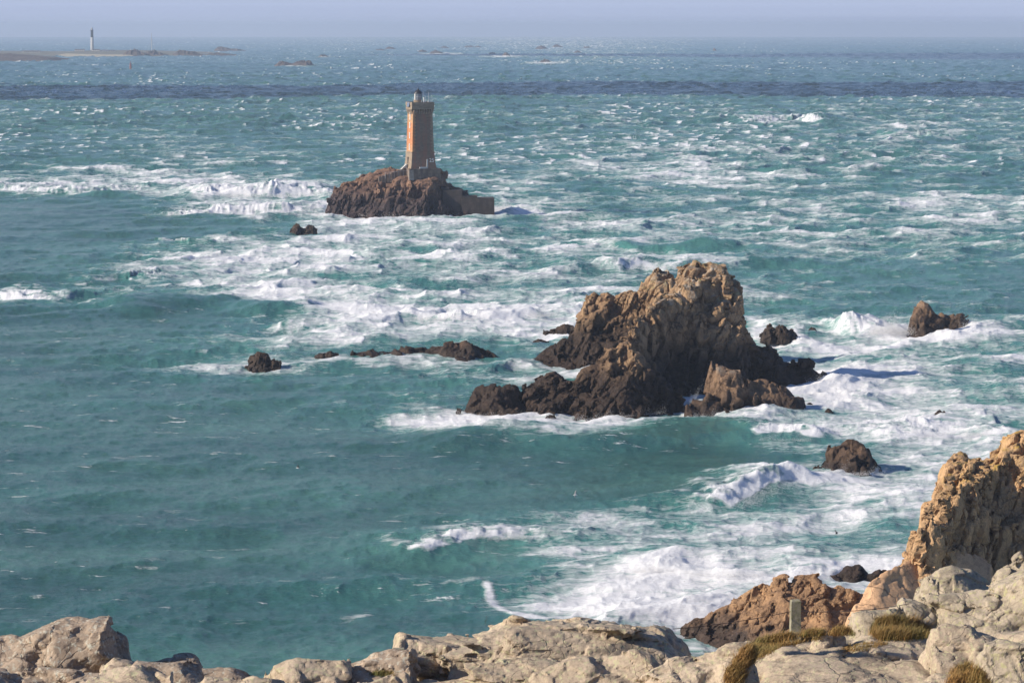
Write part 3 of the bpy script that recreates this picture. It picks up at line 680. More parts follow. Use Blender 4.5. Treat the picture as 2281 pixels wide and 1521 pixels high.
small(1211, 1282, 722, 745, 74, 'low dark rock close behind the left shoulder of the big stack', humps=[(1211, 741), (1230, 735), (1248, 726), (1262, 723), (1278, 728), (1286, 744)])
small(1186, 1222, 755, 762, 75, 'tiny dark rock awash just left of the big stack')
small(1694, 1772, 721, 756, 76, 'dark notched rock in the foam just right of the big stack', humps=[(1694, 753), (1705, 735), (1716, 721), (1725, 730), (1738, 723), (1755, 728), (1770, 740), (1776, 752)])
small(1799, 1824, 728, 740, 77, 'small round dark rock in the foam between the notched rock and the tall rock')
tall = rock('rock', [layer([(2026, 735), (2030, 705), (2037, 687), (2050, 675), (2062, 680), (2074, 697), (2085, 704), (2097, 712), (2110, 735), (2125, 750)], 5, 4, Y=576, p=1.9),
              layer([(2085, 710), (2095, 700), (2115, 702), (2140, 700), (2155, 710), (2167, 722), (2160, 735)], 3.5, 3, Y=584, p=1.7)], M_SKERRY, 0.2, 2.4, 78,
     'tall blunt fin of rock with a low tail at the right, surf breaking on it', 'rock', S_)
small(2077, 2117, 912, 928, 79, 'small flat grey rock in the foam above the right hand cliff')
small(1793, 1817, 895, 910, 80, 'small dark knob of rock touching the right end of the two humped rock')
small(1834, 1857, 910, 922, 81, 'small dark rock in foam right of the two humped rock')
small(1731, 1777, 1043, 1066, 82, 'small brown rock behind the white breaking plume')
small(1650, 1694, 1053, 1069, 83, 'low brown rock in the curl of foam left of the white plume', mat=M_SKERRY)
small(1614, 1642, 1330, 1340, 84, 'little dark rock awash below the brown shore ridge')
small(1840, 1862, 838, 853, 85, 'dark stub of rock at the right tip of the big sea stack')
small(650, 704, 497, 518, 86, 'twin pointed black rocks left of the lighthouse rock', humps=[(648, 514), (656, 503), (664, 497), (673, 508), (677, 511), (685, 503), (697, 504), (706, 515)])

# ---- the shore on the right
C_ = 'cliffs of the headland'
cliff = empty('cliff', at(2200, 1330, 280)); tag(cliff, 'tall orange lit granite cliff rising at the right edge of the view', 'cliff')
rock('cliff_face', [
    layer([(2020, 1255, 276), (2032, 1240, 277), (2047, 1200, 279), (2062, 1180, 280), (2085, 1128, 281), (2095, 1100, 282), (2094, 1072, 283), (2102, 1050, 284), (2116, 1032, 285), (2130, 1020, 286), (2160, 1017, 287), (2190, 1007, 288), (2225, 1002, 288), (2240, 987, 289), (2262, 975, 289), (2281, 966, 290), (2340, 938, 290), (2430, 925, 290)], 11, 9, p=1.9, drop=19),
    layer([(2045, 1215, 271), (2065, 1175, 272), (2100, 1120, 275), (2135, 1068, 279), (2180, 1040, 283), (2240, 1020, 286)], 5, 7, p=1.2, drop=14)],
    M_CLIFF, 0.16, 3.4, 101, parent=cliff, rot=(0.1, -0.35, 0.2), stretch=(1, 1, 2.6), zmin=-1, rough=1.1, crack=1.4, mid=.85, lim=.15, ribs=1.7)
rock('slab', [layer([(1876, 1415, 264), (1888, 1370, 266), (1902, 1345, 267), (1918, 1314, 268), (1945, 1290, 269), (1975, 1272, 270), (2010, 1262, 271), (2050, 1240, 273), (2110, 1225, 275), (2200, 1235, 277)], 9, 5, p=1.0, drop=9)], M_SLAB, 0.13, 4.0, 111, parent=cliff, rough=0.12, crack=0.5, mid=0.35, zmin=-1, smooth=True, lim=.05)
rock('pinnacle', [layer([(2050, 1195), (2054, 1150), (2060, 1128), (2072, 1119), (2088, 1118), (2100, 1135), (2112, 1190)], 3, 3, Y=283, p=2.2, drop=12)], M_CLIFF, 0.13, 1.5, 117, parent=cliff, zmin=-1)
rock('rock', [layer([(1522, 1398), (1545, 1383), (1580, 1368), (1620, 1353), (1640, 1328), (1665, 1315), (1690, 1308), (1720, 1293), (1745, 1283), (1790, 1285), (1830, 1281), (1840, 1293), (1880, 1303), (1915, 1320), (1950, 1330)], 13, 6, Y=291, p=0.95, drop=9)], M_SPUR, 0.15, 2.2, 121,
     'low blocky brown ridge of shore rocks below the cliff behind the wire fence', 'rock', C_, zmin=-1, rot=(0.2, -0.5, 0.2), lim=.12, ribs=.9)
rock('rock', [layer([(1835, 1300), (1858, 1283), (1888, 1268), (1912, 1264), (1930, 1276), (1952, 1270), (1985, 1266), (2010, 1250), (2030, 1250)], 5, 5, Y=320, p=1.3)], M_REEF, 0.17, 2.2, 131,
     'black wet rock in the surf between the brown ridge and the cliff', 'rock', C_)

# ================================================================== LIGHTHOUSES AND MASONRY
def bm_mesh(name, build):
    import bmesh
    bm = bmesh.new(); build(bm); bmesh.ops.recalc_face_normals(bm, faces=bm.faces)
    me = bpy.data.meshes.new(name); bm.to_mesh(me); bm.free(); return me
def add_box(bm, c, s, rz=0.0, top=(1, 1), shift=(0, 0)):
    """box centred at c (bottom centre), size s, top face scaled"""
    vs = []
    for z in (0, 1):
        k = top if z else (1, 1)
        for sx, sy in ((-1, -1), (1, -1), (1, 1), (-1, 1)):
            x, y = sx * s[0] / 2 * k[0], sy * s[1] / 2 * k[1]
            if z: x += shift[0]; y += shift[1]
            vs.append(bm.verts.new((c[0] + x * math.cos(rz) - y * math.sin(rz), c[1] + x * math.sin(rz) + y * math.cos(rz), c[2] + z * s[2])))
    for f in ((0, 3, 2, 1), (4, 5, 6, 7), (0, 1, 5, 4), (1, 2, 6, 5), (2, 3, 7, 6), (3, 0, 4, 7)): bm.faces.new([vs[i] for i in f])
def add_lathe(bm, c, prof, n=24):
    rings = []
    for r, z in prof: rings.append([bm.verts.new((c[0] + r * math.cos(2 * math.pi * k / n), c[1] + r * math.sin(2 * math.pi * k / n), c[2] + z)) for k in range(n)])
    for a, b in zip(rings, rings[1:]):
        for k in range(n): bm.faces.new((a[k], a[(k + 1) % n], b[(k + 1) % n], b[k]))
    bm.faces.new(rings[0][::-1]); bm.faces.new(rings[-1])
def add_tube(bm, pts, r, n=6):
    pts = [Vector(p) for p in pts]; rings = []
    for i, p in enumerate(pts):
        d = (pts[min(i + 1, len(pts) - 1)] - pts[max(i - 1, 0)]).normalized()
        a = d.orthogonal().normalized(); b = d.cross(a)
        if i and a.dot(pa) < 0: a, b = -a, -b
        pa = a
        rings.append([bm.verts.new(p + r * (math.cos(2 * math.pi * k / n) * a + math.sin(2 * math.pi * k / n) * b)) for k in range(n)])
    for u, w in zip(rings, rings[1:]):
        for k in range(n): bm.faces.new((u[k], u[(k + 1) % n], w[(k + 1) % n], w[k]))
    bm.faces.new(rings[0][::-1]); bm.faces.new(rings[-1])
def local(name, me, mat, parent, loc=(0, 0, 0), smooth=False):
    if mat is not None: me.materials.append(mat)
    if smooth:
        for p in me.polygons: p.use_smooth = True
    o = bpy.data.objects.new(name, me); COL.objects.link(o); o.parent = parent; o.location = loc; return o

def stone_mat(name, base, var, stain=None, course=0.5, stain_z=None):
    t = NT(name); tc = t.n.new('ShaderNodeTexCoord').outputs['Object']
    x, y, z = t.sep(tc)
    row = t.math('FLOOR', t.math('DIVIDE', z, course))
    cb = t.n.new('ShaderNodeCombineXYZ'); t.put(cb.inputs[0], t.math('FLOOR', t.math('DIVIDE', t.math('ADD', t.math('ADD', x, y), t.math('MULTIPLY', row, 0.61)), course * 1.9))); t.put(cb.inputs[2], row)
    w = t.n.new('ShaderNodeTexWhiteNoise'); w.noise_dimensions = '3D'; t.put(w.inputs['Vector'], cb.outputs[0])
    n = t.noise(tc, 0.7, 5, 0.65); n2 = t.noise(tc, 3.5, 5, 0.7)
    c = t.mix(w.outputs['Value'], tuple(v * (1 - var) for v in base), tuple(v * (1 + var) for v in base))
    c = t.mix(t.math('MULTIPLY', t.rng(n2, 0.45, 0.7), 0.5), c, tuple(v * 0.55 for v in base))
    if stain:
        f = t.rng(t.noise(t.vmul(tc, (1.0, 1.0, 0.22)), 0.8, 5, 0.65), 0.40, 0.62)
        if stain_z: f = t.math('MULTIPLY', t.math('ADD', t.math('MULTIPLY', f, 0.5), 0.5), t.math('MULTIPLY', t.rng(z, stain_z[0], stain_z[1]), t.rng(z, stain_z[3], stain_z[2])))
        c = t.mix(t.math('MULTIPLY', f, 0.85), c, stain)
    fr = t.math('FRACT', t.math('DIVIDE', z, course))
    hb = t.math('ADD', t.rng(t.math('ABSOLUTE', t.math('SUBTRACT', fr, 0.5)), 0.42, 0.5, 1.0, 0.0), t.math('MULTIPLY', n2, 0.8))
    return t.set(Base_Color=c, Roughness=0.9, Normal=t.bump(hb, 0.5, 0.06))
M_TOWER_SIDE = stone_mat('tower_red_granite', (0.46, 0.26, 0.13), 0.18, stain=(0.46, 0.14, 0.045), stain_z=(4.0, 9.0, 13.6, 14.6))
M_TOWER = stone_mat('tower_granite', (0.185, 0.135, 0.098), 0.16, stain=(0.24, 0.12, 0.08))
M_TOP = stone_mat('tower_top_granite', (0.27, 0.205, 0.145), 0.15)
M_QUAY = stone_mat('quay_stone', (0.060, 0.045, 0.040), 0.25, stain=(0.035, 0.028, 0.026), course=0.6)
M_PLAT = stone_mat('platform_stone', (0.22, 0.165, 0.125), 0.2, stain=(0.10, 0.075, 0.06))
M_WHITE = plain('white_paint', (0.78, 0.76, 0.72), 0.6, 0.08)
M_GREYW = plain('pale_concrete', (0.45, 0.44, 0.42), 0.8, 0.15)
M_PALE = stone_mat('pale_streaked_stone', (0.33, 0.30, 0.265), 0.15, stain=(0.16, 0.12, 0.09))
M_BLACK = plain('black_paint', (0.025, 0.024, 0.026), 0.4, 0.2)
M_METAL = plain('grey_metal', (0.42, 0.42, 0.43), 0.5, 0.15)
M_DOOR = plain('dark_door', (0.06, 0.045, 0.035), 0.7, 0.2)
t = NT('lantern_glass'); M_GLASS = t.set(Base_Color=(0.12, 0.14, 0.16), Roughness=0.08, Metallic=0.0); t.b.inputs['Specular IOR Level'].default_value = 0.8
t = NT('solar_cells'); M_SOLAR = t.set(Base_Color=(0.30, 0.32, 0.38), Roughness=0.12, Metallic=0.6)

LH_Y = 943.0; PX = LH_Y / FPX
base = at(936, 371, LH_Y)
lh = empty('lighthouse', base); lh.rotation_euler = (0, 0, R_(17.5)); lh.scale = (1, 1, 1)
tag(lh, 'square stone lighthouse with an orange weathered side, standing on the dark rock in the sea', 'lighthouse')
HB, HS, HC, HP = 4.5, 13.3, 1.5, 2.15
a0, a1, a2, a3 = 8.3, 7.35, 7.1, 6.35
def quad_tower(bm, z0, z1, w0, w1, mats=True):
    v = [bm.verts.new((sx * w / 2, sy * w / 2, z)) for z, w in ((z0, w0), (z1, w1)) for sx, sy in ((-1, -1), (1, -1), (1, 1), (-1, 1))]
    for i, f in enumerate(((0, 3, 2, 1), (4, 5, 6, 7), (0, 1, 5, 4), (1, 2, 6, 5), (2, 3, 7, 6), (3, 0, 4, 7))):
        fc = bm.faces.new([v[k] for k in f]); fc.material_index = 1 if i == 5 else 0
def tower_part(name, build, mats, **k):
    me = bm_mesh(name, build)
    for m in mats[1:]: pass
    o = local(name, me, mats[0], lh, **k)
    for m in mats[1:]: me.materials.append(m)
    return o
def b_base(bm):
    quad_tower(bm, -1.5, 1.2, a0 + 0.5, a0 * 0.965); quad_tower(bm, 1.203, HB, a0 * 0.962, a1 + 0.1)
    quad_tower(bm, HB + 0.003, HB + 0.35, a1 + 0.35, a1 + 0.25)
tower_part('plinth', b_base, [M_TOWER, M_TOP])
shaft = tower_part('shaft', lambda bm: quad_tower(bm, HB + 0.353, HB + HS, a2, a3), [M_TOWER, M_TOWER_SIDE])
def b_quoins(bm, sx, sy):
    n = 24
    if 1:
        for k in range(n):
            f = (k + .5) / n; w = a2 + (a3 - a2) * f
            if 1:
                s = 0.95 if k % 2 else 0.62
                add_box(bm, (sx * (w / 2 - s / 2 + 0.06), sy * (w / 2 - 0.31 + 0.06), HB + 0.38 + k * HS / n * 0.965), (s, 0.62, HS / n * 0.97))
for sx in (-1, 1):
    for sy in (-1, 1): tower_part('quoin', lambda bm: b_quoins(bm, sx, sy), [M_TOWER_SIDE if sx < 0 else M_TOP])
zc = HB + HS
def b_corb(bm, side, k):
    if 1:
        if 1:
            off = -a3 / 2 + 0.35 + k * (a3 - 0.7) / 7
            x, y = [(off, -a3 / 2), (a3 / 2, off), (off, a3 / 2), (-a3 / 2, off)][side]
            ox, oy = [(0, -1), (1, 0), (0, 1), (-1, 0)][side]
            for j, (dz, pr) in enumerate(((-0.55, 0.22), (0.0, 0.40), (0.5, 0.58))):
                w = 0.42
                sx, sy = (w, pr * 2) if oy else (pr * 2, w)
                add_box(bm, (x, y, zc + dz - 0.3), (sx, sy, 0.505 if j else 0.545))
for side in range(4):
    for k in range(8): tower_part('corbel', lambda bm: b_corb(bm, side, k), [M_TOP])
zp = zc + 0.70
def b_par(bm):
    W = a3 + 1.15
    add_box(bm, (0, 0, zp), (W, W, 0.35)); add_box(bm, (0, 0, zp + 0.353), (W - 0.12, W - 0.12, 0.9)); add_box(bm, (0, 0, zp + 1.256), (W + 0.1, W + 0.1, 0.22))
    for sx, sy, lx, ly in ((0, -1, W, .4), (0, 1, W, .4), (-1, 0, .4, W - .82), (1, 0, .4, W - .82)):
        add_box(bm, (sx * (W / 2 - .2), sy * (W / 2 - .2), zp + 1.479), (lx, ly, 0.75))
tower_part('parapet', b_par, [M_TOP]); ztop = zp + 2.0
# windows on the sunlit side: white surround, dark pane
def window_at(zc_, h, w=0.34):
    f = (zc_ - HB) / HS; wall = (a2 + (a3 - a2) * min(max(f, 0), 1)) / 2; slope = (a2 - a3) / 2 / HS
    def fr(bm):
        for sy in (-1, 1): add_box(bm, (-wall - 0.05, sy * (w / 2 + 0.11), zc_ - h / 2), (0.22, 0.22, h))
        for z in (zc_ - h / 2 - 0.22, zc_ + h / 2 + 0.003): add_box(bm, (-wall - 0.05, 0, z), (0.24, w + 0.5, 0.215))
    o = tower_part('window', fr, [M_WHITE])
    me = bm_mesh('pane', lambda bm: add_box(bm, (-wall + 0.01, 0, zc_ - h / 2), (0.10, w - 0.002, h)))
    local('pane', me, M_GREYW, o)
for v, h in ((258, 1.9), (278, 1.35), (301, 1.35), (326, 1.5)):
    window_at((370 - v) * PX, h)
def b_door(bm): add_box(bm, (-a0 / 2 + 0.24, 0.4, 0.9), (0.35, 1.0, 2.2))
tower_part('door', b_door, [M_DOOR])
def b_steps(bm):
    for k in range(7): add_box(bm, (-a0 / 2 - 0.45 - k * 0.36, 0.4, -1.6), (0.355, 1.6, 2.45 - k * 0.34))
tower_part('steps', b_steps, [M_GREYW])
tower_part('white_slab', lambda bm: add_box(bm, (1.15, -a0 / 2 - 0.22, -0.9), (0.45, 0.25, 3.4)), [M_GREYW])
tower_part('low_wall', lambda bm: add_box(bm, (-0.35, -a0 / 2 - 0.7, -0.7), (2.4, 0.4, 0.75)), [M_GREYW])
# the painted number
cu = bpy.data.curves.new('painted_number', 'FONT'); cu.body = '25'; cu.size = 1.75; cu.extrude = 0.012; cu.align_x = 'CENTER'
tmp = bpy.data.objects.new('painted_number', cu); COL.objects.link(tmp)
dg = bpy.context.evaluated_depsgraph_get(); me = bpy.data.meshes.new_from_object(tmp.evaluated_get(dg)); bpy.data.objects.remove(tmp)
me.transform(Matrix.Translation((2.75, -(a0 * 0.962) / 2 + 0.12 - 0.18, 1.55)) @ Matrix.Rotation(R_(90 - 7.2), 4, 'X'))
me.materials.clear(); local('painted_number', me, M_WHITE, lh)
# lantern
LX, LY = -0.55, 0.3
lan = tower_part('lantern', lambda bm: add_lathe(bm, (LX, LY, ztop - 0.6), [(1.45, 0), (1.45, 1.35), (1.55, 1.38), (1.55, 1.5)], 20), [M_TOP])
zl = ztop + 0.9
me = bm_mesh('glazing', lambda bm: add_lathe(bm, (LX, LY, zl), [(1.22, 0), (1.22, 2.0)], 20)); local('glazing', me, M_GLASS, lan)
def b_mull(bm):
    for k in range(10): add_box(bm, (LX + 1.25 * math.cos(k * .628), LY + 1.25 * math.sin(k * .628), zl + 0.003), (0.09, 0.09, 1.99), k * .628)
    add_lathe(bm, (LX, LY, zl + 0.95), [(1.28, 0), (1.28, 0.09)], 20)
local('mullions', bm_mesh('mullions', b_mull), M_METAL, lan)
me = bm_mesh('blind', lambda bm: add_box(bm, (LX - 1.12, LY - 0.45, zl + 0.003), (0.30, 0.55, 1.98), 0.35)); local('blind', me, M_GREYW, lan)
local('dome', bm_mesh('dome', lambda bm: add_lathe(bm, (LX, LY, zl + 2.003), [(1.38, 0), (1.38, 0.12), (1.28, 0.3), (1.08, 0.7), (0.75, 1.0), (0.32, 1.18), (0.26, 1.25), (0.26, 1.5), (0.12, 1.58), (0.05, 1.7), (0.05, 2.6)], 20)), M_BLACK, lan, smooth=True)
def b_cage(bm):   # one welded lattice with its two whip aerials
    x0, x1, y0, y1 = 0.95, 3.35, -3.3, -0.9
    xs_ = [x0 + k * 0.4 for k in range(7)]
    for x in xs_:
        for y in (y0, y1): add_tube(bm, [(x, y, ztop - .2), (x, y, ztop + 2.1)], 0.028, 5)
    for z in (0.55, 1.1, 1.6, 2.1):
        add_tube(bm, [(x0, y0, ztop + z), (x1, y0, ztop + z), (x1, y1, ztop + z), (x0, y1, ztop + z), (x0, y0, ztop + z)], 0.026, 5)
    add_tube(bm, [(2.3, -2, ztop - .2), (2.3, -2, ztop + 3.4)], 0.05, 5); add_tube(bm, [(0.75, -1.2, ztop - .2), (0.75, -1.2, ztop + 3.6)], 0.035, 5)
tower_part('railing', b_cage, [M_METAL])
tower_part('equipment_box', lambda bm: (add_box(bm, (0.75, -2.4, ztop - .2), (0.42, 0.42, 1.6)), add_box(bm, (0.75, -2.4, ztop + 1.403), (0.7, 0.5, 0.35))), [M_WHITE])
def b_frames(bm, cx):
    if 1:
        add_box(bm, (cx - .32, -3.45, ztop - .1), (0.1, 0.1, 0.95)); add_box(bm, (cx + .32, -3.45, ztop - .1), (0.1, 0.1, 0.95)); add_box(bm, (cx, -3.45, ztop + .853), (0.74, 0.1, 0.1))
for cx in (-0.15, 2.1): tower_part('white_frame', lambda bm: b_frames(bm, cx), [M_WHITE])
def b_sol(bm): add_box(bm, (-a3 / 2 - 0.96, -0.2, zp + 0.75), (0.10, 2.6, 1.35), 0, (1, 1), (0.30, 0))
sol = tower_part('solar_panel', b_sol, [M_SOLAR])
for y in (-1.60, 1.20): tower_part('panel_frame', lambda bm: add_box(bm, (-a3 / 2 - 0.92, y, zp + 0.6), (0.16, 0.14, 1.6), 0, (1, 1), (0.30, 0)), [M_BLACK])

# platform and terrace under the tower, quay at the right
plat = empty('terrace', base + Vector((0, 0, -5))); plat.rotation_euler = (0, 0, R_(17.5)); tag(plat, 'stone terrace with a pale corner block and stepped wall under the near lighthouse', 'terrace')
def b_plat(bm):
    add_box(bm, (0.2, 0, 0), (10.4, 10.2, 4.3)); add_box(bm, (0.2, 0, 4.303), (10.7, 10.5, 0.22))
local('platform', bm_mesh('platform', b_plat), M_PLAT, plat)
def b_tw(bm):
    for k in range(9):
        add_box(bm, (-5.6 - k * 0.95, -1.2 + k * 0.25, 0.0), (0.96, 0.8, 4.6 - k * 0.34 - 0.1 * (k % 2)))
local('wall', bm_mesh('wall', b_tw), M_PLAT, plat)
local('corner_block', bm_mesh('corner_block', lambda bm: add_box(bm, (-4.5, -5.35, 0.9), (1.5, 0.6, 3.2))), M_PALE, plat)
def b_tr(bm):
    for k in range(6): add_tube(bm, [(-12.6 + k * 1.5, -3.4, 1.4 + k * .18), (-12.6 + k * 1.5, -3.4, 3.4 + k * .1)], 0.04, 5)
    add_tube(bm, [(-12.6, -3.4, 3.4), (-5.1, -3.4, 3.9)], 0.035, 5)
local('railing', bm_mesh('railing', b_tr), M_METAL, plat)

rock('rock', [layer([(734, 470), (738, 448), (744, 433), (755, 413), (775, 404), (800, 400), (815, 388), (850, 381), (875, 376), (905, 372), (960, 372), (980, 381), (994, 391), (999, 405), (1015, 417), (1038, 428), (1050, 450)], 17, 14, Y=947, p=2.2, pb=1.6),
              layer([(742, 475), (765, 440), (800, 425), (850, 415), (900, 410), (940, 425), (980, 440), (1010, 470)], 7, 8, Y=939, p=1.3)],
     M_LIGHTROCK, 0.42, 5.0, 201, 'dark rugged rock islet rising from the surf and carrying the square lighthouse', 'rock', None, zmin=-2, rough=1.1, ribs=2.2)
qy = empty('quay', at(1065, 470, 940)); qy.location.z = -1.5; qy.rotation_euler = (0, 0, R_(4)); tag(qy, 'dark stepped masonry quay running out right from the lighthouse rock', 'quay')
q0 = qy.location
def b_q(bm):
    z = lambda v: (at(1060, v, 940).z - q0.z)
    add_box(bm, (-0.2, 0, 0), (10.6, 7, z(440)), 0, (0.985, .97)); add_box(bm, (-3.0, 0.2, z(440) + .003), (5.2, 6.2, z(435.5) - z(440)))
local('quay_wall', bm_mesh('quay_wall', b_q), M_QUAY, qy)
def b_q2(bm):
    z = lambda v: (at(1060, v, 940).z - q0.z)
    add_box(bm, (-8.4, 1.0, 0), (6.4, 8, z(423)), 0, (0.96, .95)); add_box(bm, (-10.6, 2, z(423) + .003), (2.6, 6, 1.0))
local('inner_step', bm_mesh('inner_step', b_q2), M_QUAY, qy)

# ================================================================== THE FAR ISLAND, ITS LIGHTHOUSE, THE REEFS
def land(name, pts, Y, wf, wb, mat, seed, label=None, cat=None, group=None, kind=None, nx=160, ny=26, rough=1.0, base=-3.0, flat=2.2, zoff=0):
    P = [at(u, v, Y) for u, v in pts]; x = np.array([p.x for p in P]); z = np.array([p.z for p in P]); s = -Y * Y / (2 * REARTH)
    X = np.linspace(x[0], x[-1], nx); T = np.linspace(-1, 1, ny)
    XX, TT = np.meshgrid(X, T, indexing='ij'); Z = np.interp(XX, x, z) - s
    YY = Y + np.where(TT < 0, TT * wf, TT * wb)
    k = (1 - np.abs(TT) ** flat)
    nz = fbm2(XX.ravel() / (wf * .12), YY.ravel() / (wf * .12), seed, 4).reshape(XX.shape)
    ZZ = s + base + (Z - base) * k * (1 + 0.45 * rough * nz)
    V = np.stack([XX, YY, ZZ], -1).reshape(-1, 3); idx = np.arange(nx * ny).reshape(nx, ny)
    F = np.stack([idx[:-1, :-1], idx[1:, :-1], idx[1:, 1:], idx[:-1, 1:]], -1).reshape(-1, 4)
    o = link(name, mesh_np(name, V, F, rough < .8), mat, loc=(float(x.mean()), Y, s))
    if kind: tag(o, kind=kind)
    else: tag(o, label, cat, group)
    return o
def ground_mat(name, a, b, c, s):
    t = NT(name); n = t.noise(t.pos, s, 5, 0.6); n2 = t.noise(t.pos, s * 6, 4, 0.6)
    return t.set(Base_Color=t.mix(t.rng(n2, .4, .65), t.mix(t.rng(n, .4, .6), a, b), c), Roughness=0.95)
M_FIELD = ground_mat('island_turf', (0.13, 0.14, 0.10), (0.18, 0.17, 0.13), (0.15, 0.14, 0.11), 0.02)
M_FARROCK = ground_mat('far_rock', (0.13, 0.10, 0.085), (0.10, 0.075, 0.065), (0.06, 0.048, 0.045), 0.03)
M_SAND = ground_mat('pale_sand', (0.50, 0.45, 0.34), (0.42, 0.37, 0.27), (0.36, 0.31, 0.23), 0.02)
land('island_ground', [(-260, 116), (-80, 116), (0, 116.5), (60, 117), (135, 117), (180, 114), (260, 114), (330, 116), (400, 119), (440, 121), (475, 126)], 6300, 420, 900, M_FIELD, 5, kind='structure', rough=0.15)
land('island_point', [(-240, 118), (-80, 119), (0, 121), (40, 123), (70, 126), (100, 128), (118, 130), (134, 137)], 5180, 160, 300, M_FARROCK, 6, kind='structure', rough=0.7)
land('beach', [(138, 121.5), (150, 119.5), (185, 121), (230, 122), (270, 122), (300, 124)], 5960, 90, 60, M_SAND, 7, kind='structure', rough=0.05, base=-1)
FAR = 'rocks along the shore of the far island'
for k, (pts, Y, lab) in enumerate([
    ([(275, 122), (285, 114), (300, 112), (312, 116), (330, 121)], 6000, 'low brown rock on the far island shore just right of its beach'),
    ([(318, 122), (332, 115), (345, 114), (352, 118), (372, 122)], 6050, 'brown humped rock on the far island shore below the thin mast'),
    ([(385, 122), (398, 114), (412, 113), (425, 117), (432, 116), (448, 122), (470, 126)], 6100, 'broad brown rock at the right tip of the far island'),
    ([(455, 122), (480, 119), (520, 122), (560, 126)], 6100, 'faint low reef trailing right from the far island tip'),
    ([(478, 113), (484, 106), (498, 106), (510, 109), (530, 110), (548, 114)], 7300, 'pinkish rocky hump standing alone right of the far island'),
    ([(612, 146), (622, 139), (632, 138), (645, 143), (656, 141), (668, 136), (684, 136), (692, 138), (699, 147)], 4480, 'dark two humped reef with white surf in open water left of the near lighthouse'),
    ([(710, 127), (718, 122), (726, 124), (732, 127)], 5800, 'tiny brown rock with a foam collar beyond the two humped reef'),
]):
    land('rock', pts, Y, 40, 50, M_FARROCK, 300 + k, lab, 'rock', FAR, nx=70, ny=16)
FR = 'far reefs under the horizon'
for k, (u, v, w, h) in enumerate([(870, 110, 26, 5), (848, 113, 30, 3), (942, 117, 24, 5), (972, 120, 34, 7), (990, 108, 26, 4), (1045, 106, 26, 4), (1065, 106, 20, 3), (1128, 126, 20, 8), (1098, 122, 22, 4), (1207, 110, 32, 7), (1242, 106, 26, 6), (1215, 140, 30, 7), (1287, 119, 18, 5), (1308, 108, 20, 4), (1592, 114, 7, 6)]):
    p = sea_at(u, v)
    where = ['above the near lighthouse left of the finial, farther', 'above the near lighthouse left of the finial, nearer', 'just right of the near lighthouse finial', 'wide, right of the near lighthouse under the horizon', 'thin, highest right of the near lighthouse', 'thin pale, mid horizon', 'short pale, mid horizon', 'dark blunt, with foam at mid horizon', 'small flat, beside the dark blunt reef', 'wide dark, above the big stack crag', 'dark, topmost above the big stack crag', 'dark with white foam at its left, nearest', 'small reddish, above the big stack summit', 'thin, right of the reddish one', 'lone grey speck far right under the horizon'][k]
    land('reef', [(u - w / 2, v), (u - w * .3, v - h * .7), (u - w * .05, v - h), (u + w * .2, v - h * .75), (u + w / 2, v)], p.y + 20, 45, 60, M_FARROCK, 330 + k, 'far reef in the haze: ' + where, 'reef', FR, nx=36, ny=12)

fp = at(205.5, 112.5, 6900)
fl = empty('lighthouse', fp); tag(fl, 'slender white lighthouse with a black top far off on the hazy island', 'lighthouse')
fm = 6900 / FPX; tz = lambda v: (112.5 - v) * fm
local('tower', bm_mesh('tower', lambda bm: add_lathe(bm, (0, 0, -2), [(4.6, 0), (4.0, 6), (3.3, tz(84) + 2)], 20)), M_GREYW, fl, smooth=True)
local('upper_tower', bm_mesh('upper_tower', lambda bm: add_lathe(bm, (0, 0, tz(84) + .003), [(3.3, 0), (3.1, tz(69) - tz(84)), (3.9, tz(68.5) - tz(84)), (3.9, tz(67.5) - tz(84))], 20)), M_BLACK, fl, smooth=True)
local('lantern', bm_mesh('lantern', lambda bm: add_lathe(bm, (0, 0, tz(67.5) + .003), [(2.2, 0), (2.2, 3.0), (2.5, 3.1), (1.6, 4.6), (0.4, 5.4), (0.3, 7.0)], 16)), M_METAL, fl)
HOUSES = 'buildings on the far island'
M_HOUSE = plain('house_wall', (0.50, 0.47, 0.42), 0.85, 0.1, 0.2); M_ROOF = plain('slate_roof', (0.13, 0.13, 0.15), 0.7, 0.2, 0.2)
for k, (u, v, w, h, wall, lab) in enumerate([(178, 113, 22, 4, M_HOUSE, 'low grey building left of the far white lighthouse'), (214, 112.5, 18, 3.6, M_HOUSE, 'low grey building touching the right foot of the far white lighthouse'), (235, 116.5, 13, 6, M_WHITE, 'bright white house right of the far white lighthouse'), (252, 115, 12, 4, M_HOUSE, 'small dim house right of the bright white house on the far island'), (292, 115, 20, 4, M_HOUSE, 'grey house farther right along the far island, under the mast'), (70, 117, 40, 5, M_HOUSE, 'long low building at the left on the far island')]):
    p = at(u, v + .8, 6240); s = 6240 / FPX
    h_ = empty('house', p); tag(h_, lab, 'house', HOUSES)
    local('wall', bm_mesh('wall', lambda bm: add_box(bm, (0, 0, -2), (w * s, 9, h * s * .62 + 2))), wall, h_)
    local('roof', bm_mesh('roof', lambda bm: add_box(bm, (0, 0, h * s * .62 + .003), (w * s + .8, 10, h * s * .4), 0, (.96, .05))), M_ROOF, h_)
    n = max(2, int(w / 5))
    for i in range(n): local('window', bm_mesh('window', lambda bm: add_box(bm, ((i - (n - 1) / 2) * w * s / n * .8, -4.55, h * s * .18), (1.2, .2, 1.6))), M_DOOR, h_)
mp = at(338, 114, 6700)
mast = link('mast', bm_mesh('mast', lambda bm: (add_tube(bm, [mp, mp + Vector((0, 0, 30))], 0.9, 6), add_tube(bm, [mp + Vector((0, 0, 30)), mp + Vector((0, 0, 40))], 0.45, 6), [add_tube(bm, [mp + Vector((dx, 0, 0)), mp + Vector((0, 0, 28))], 0.25, 4) for dx in (-9, 9)])), M_METAL, loc=mp)
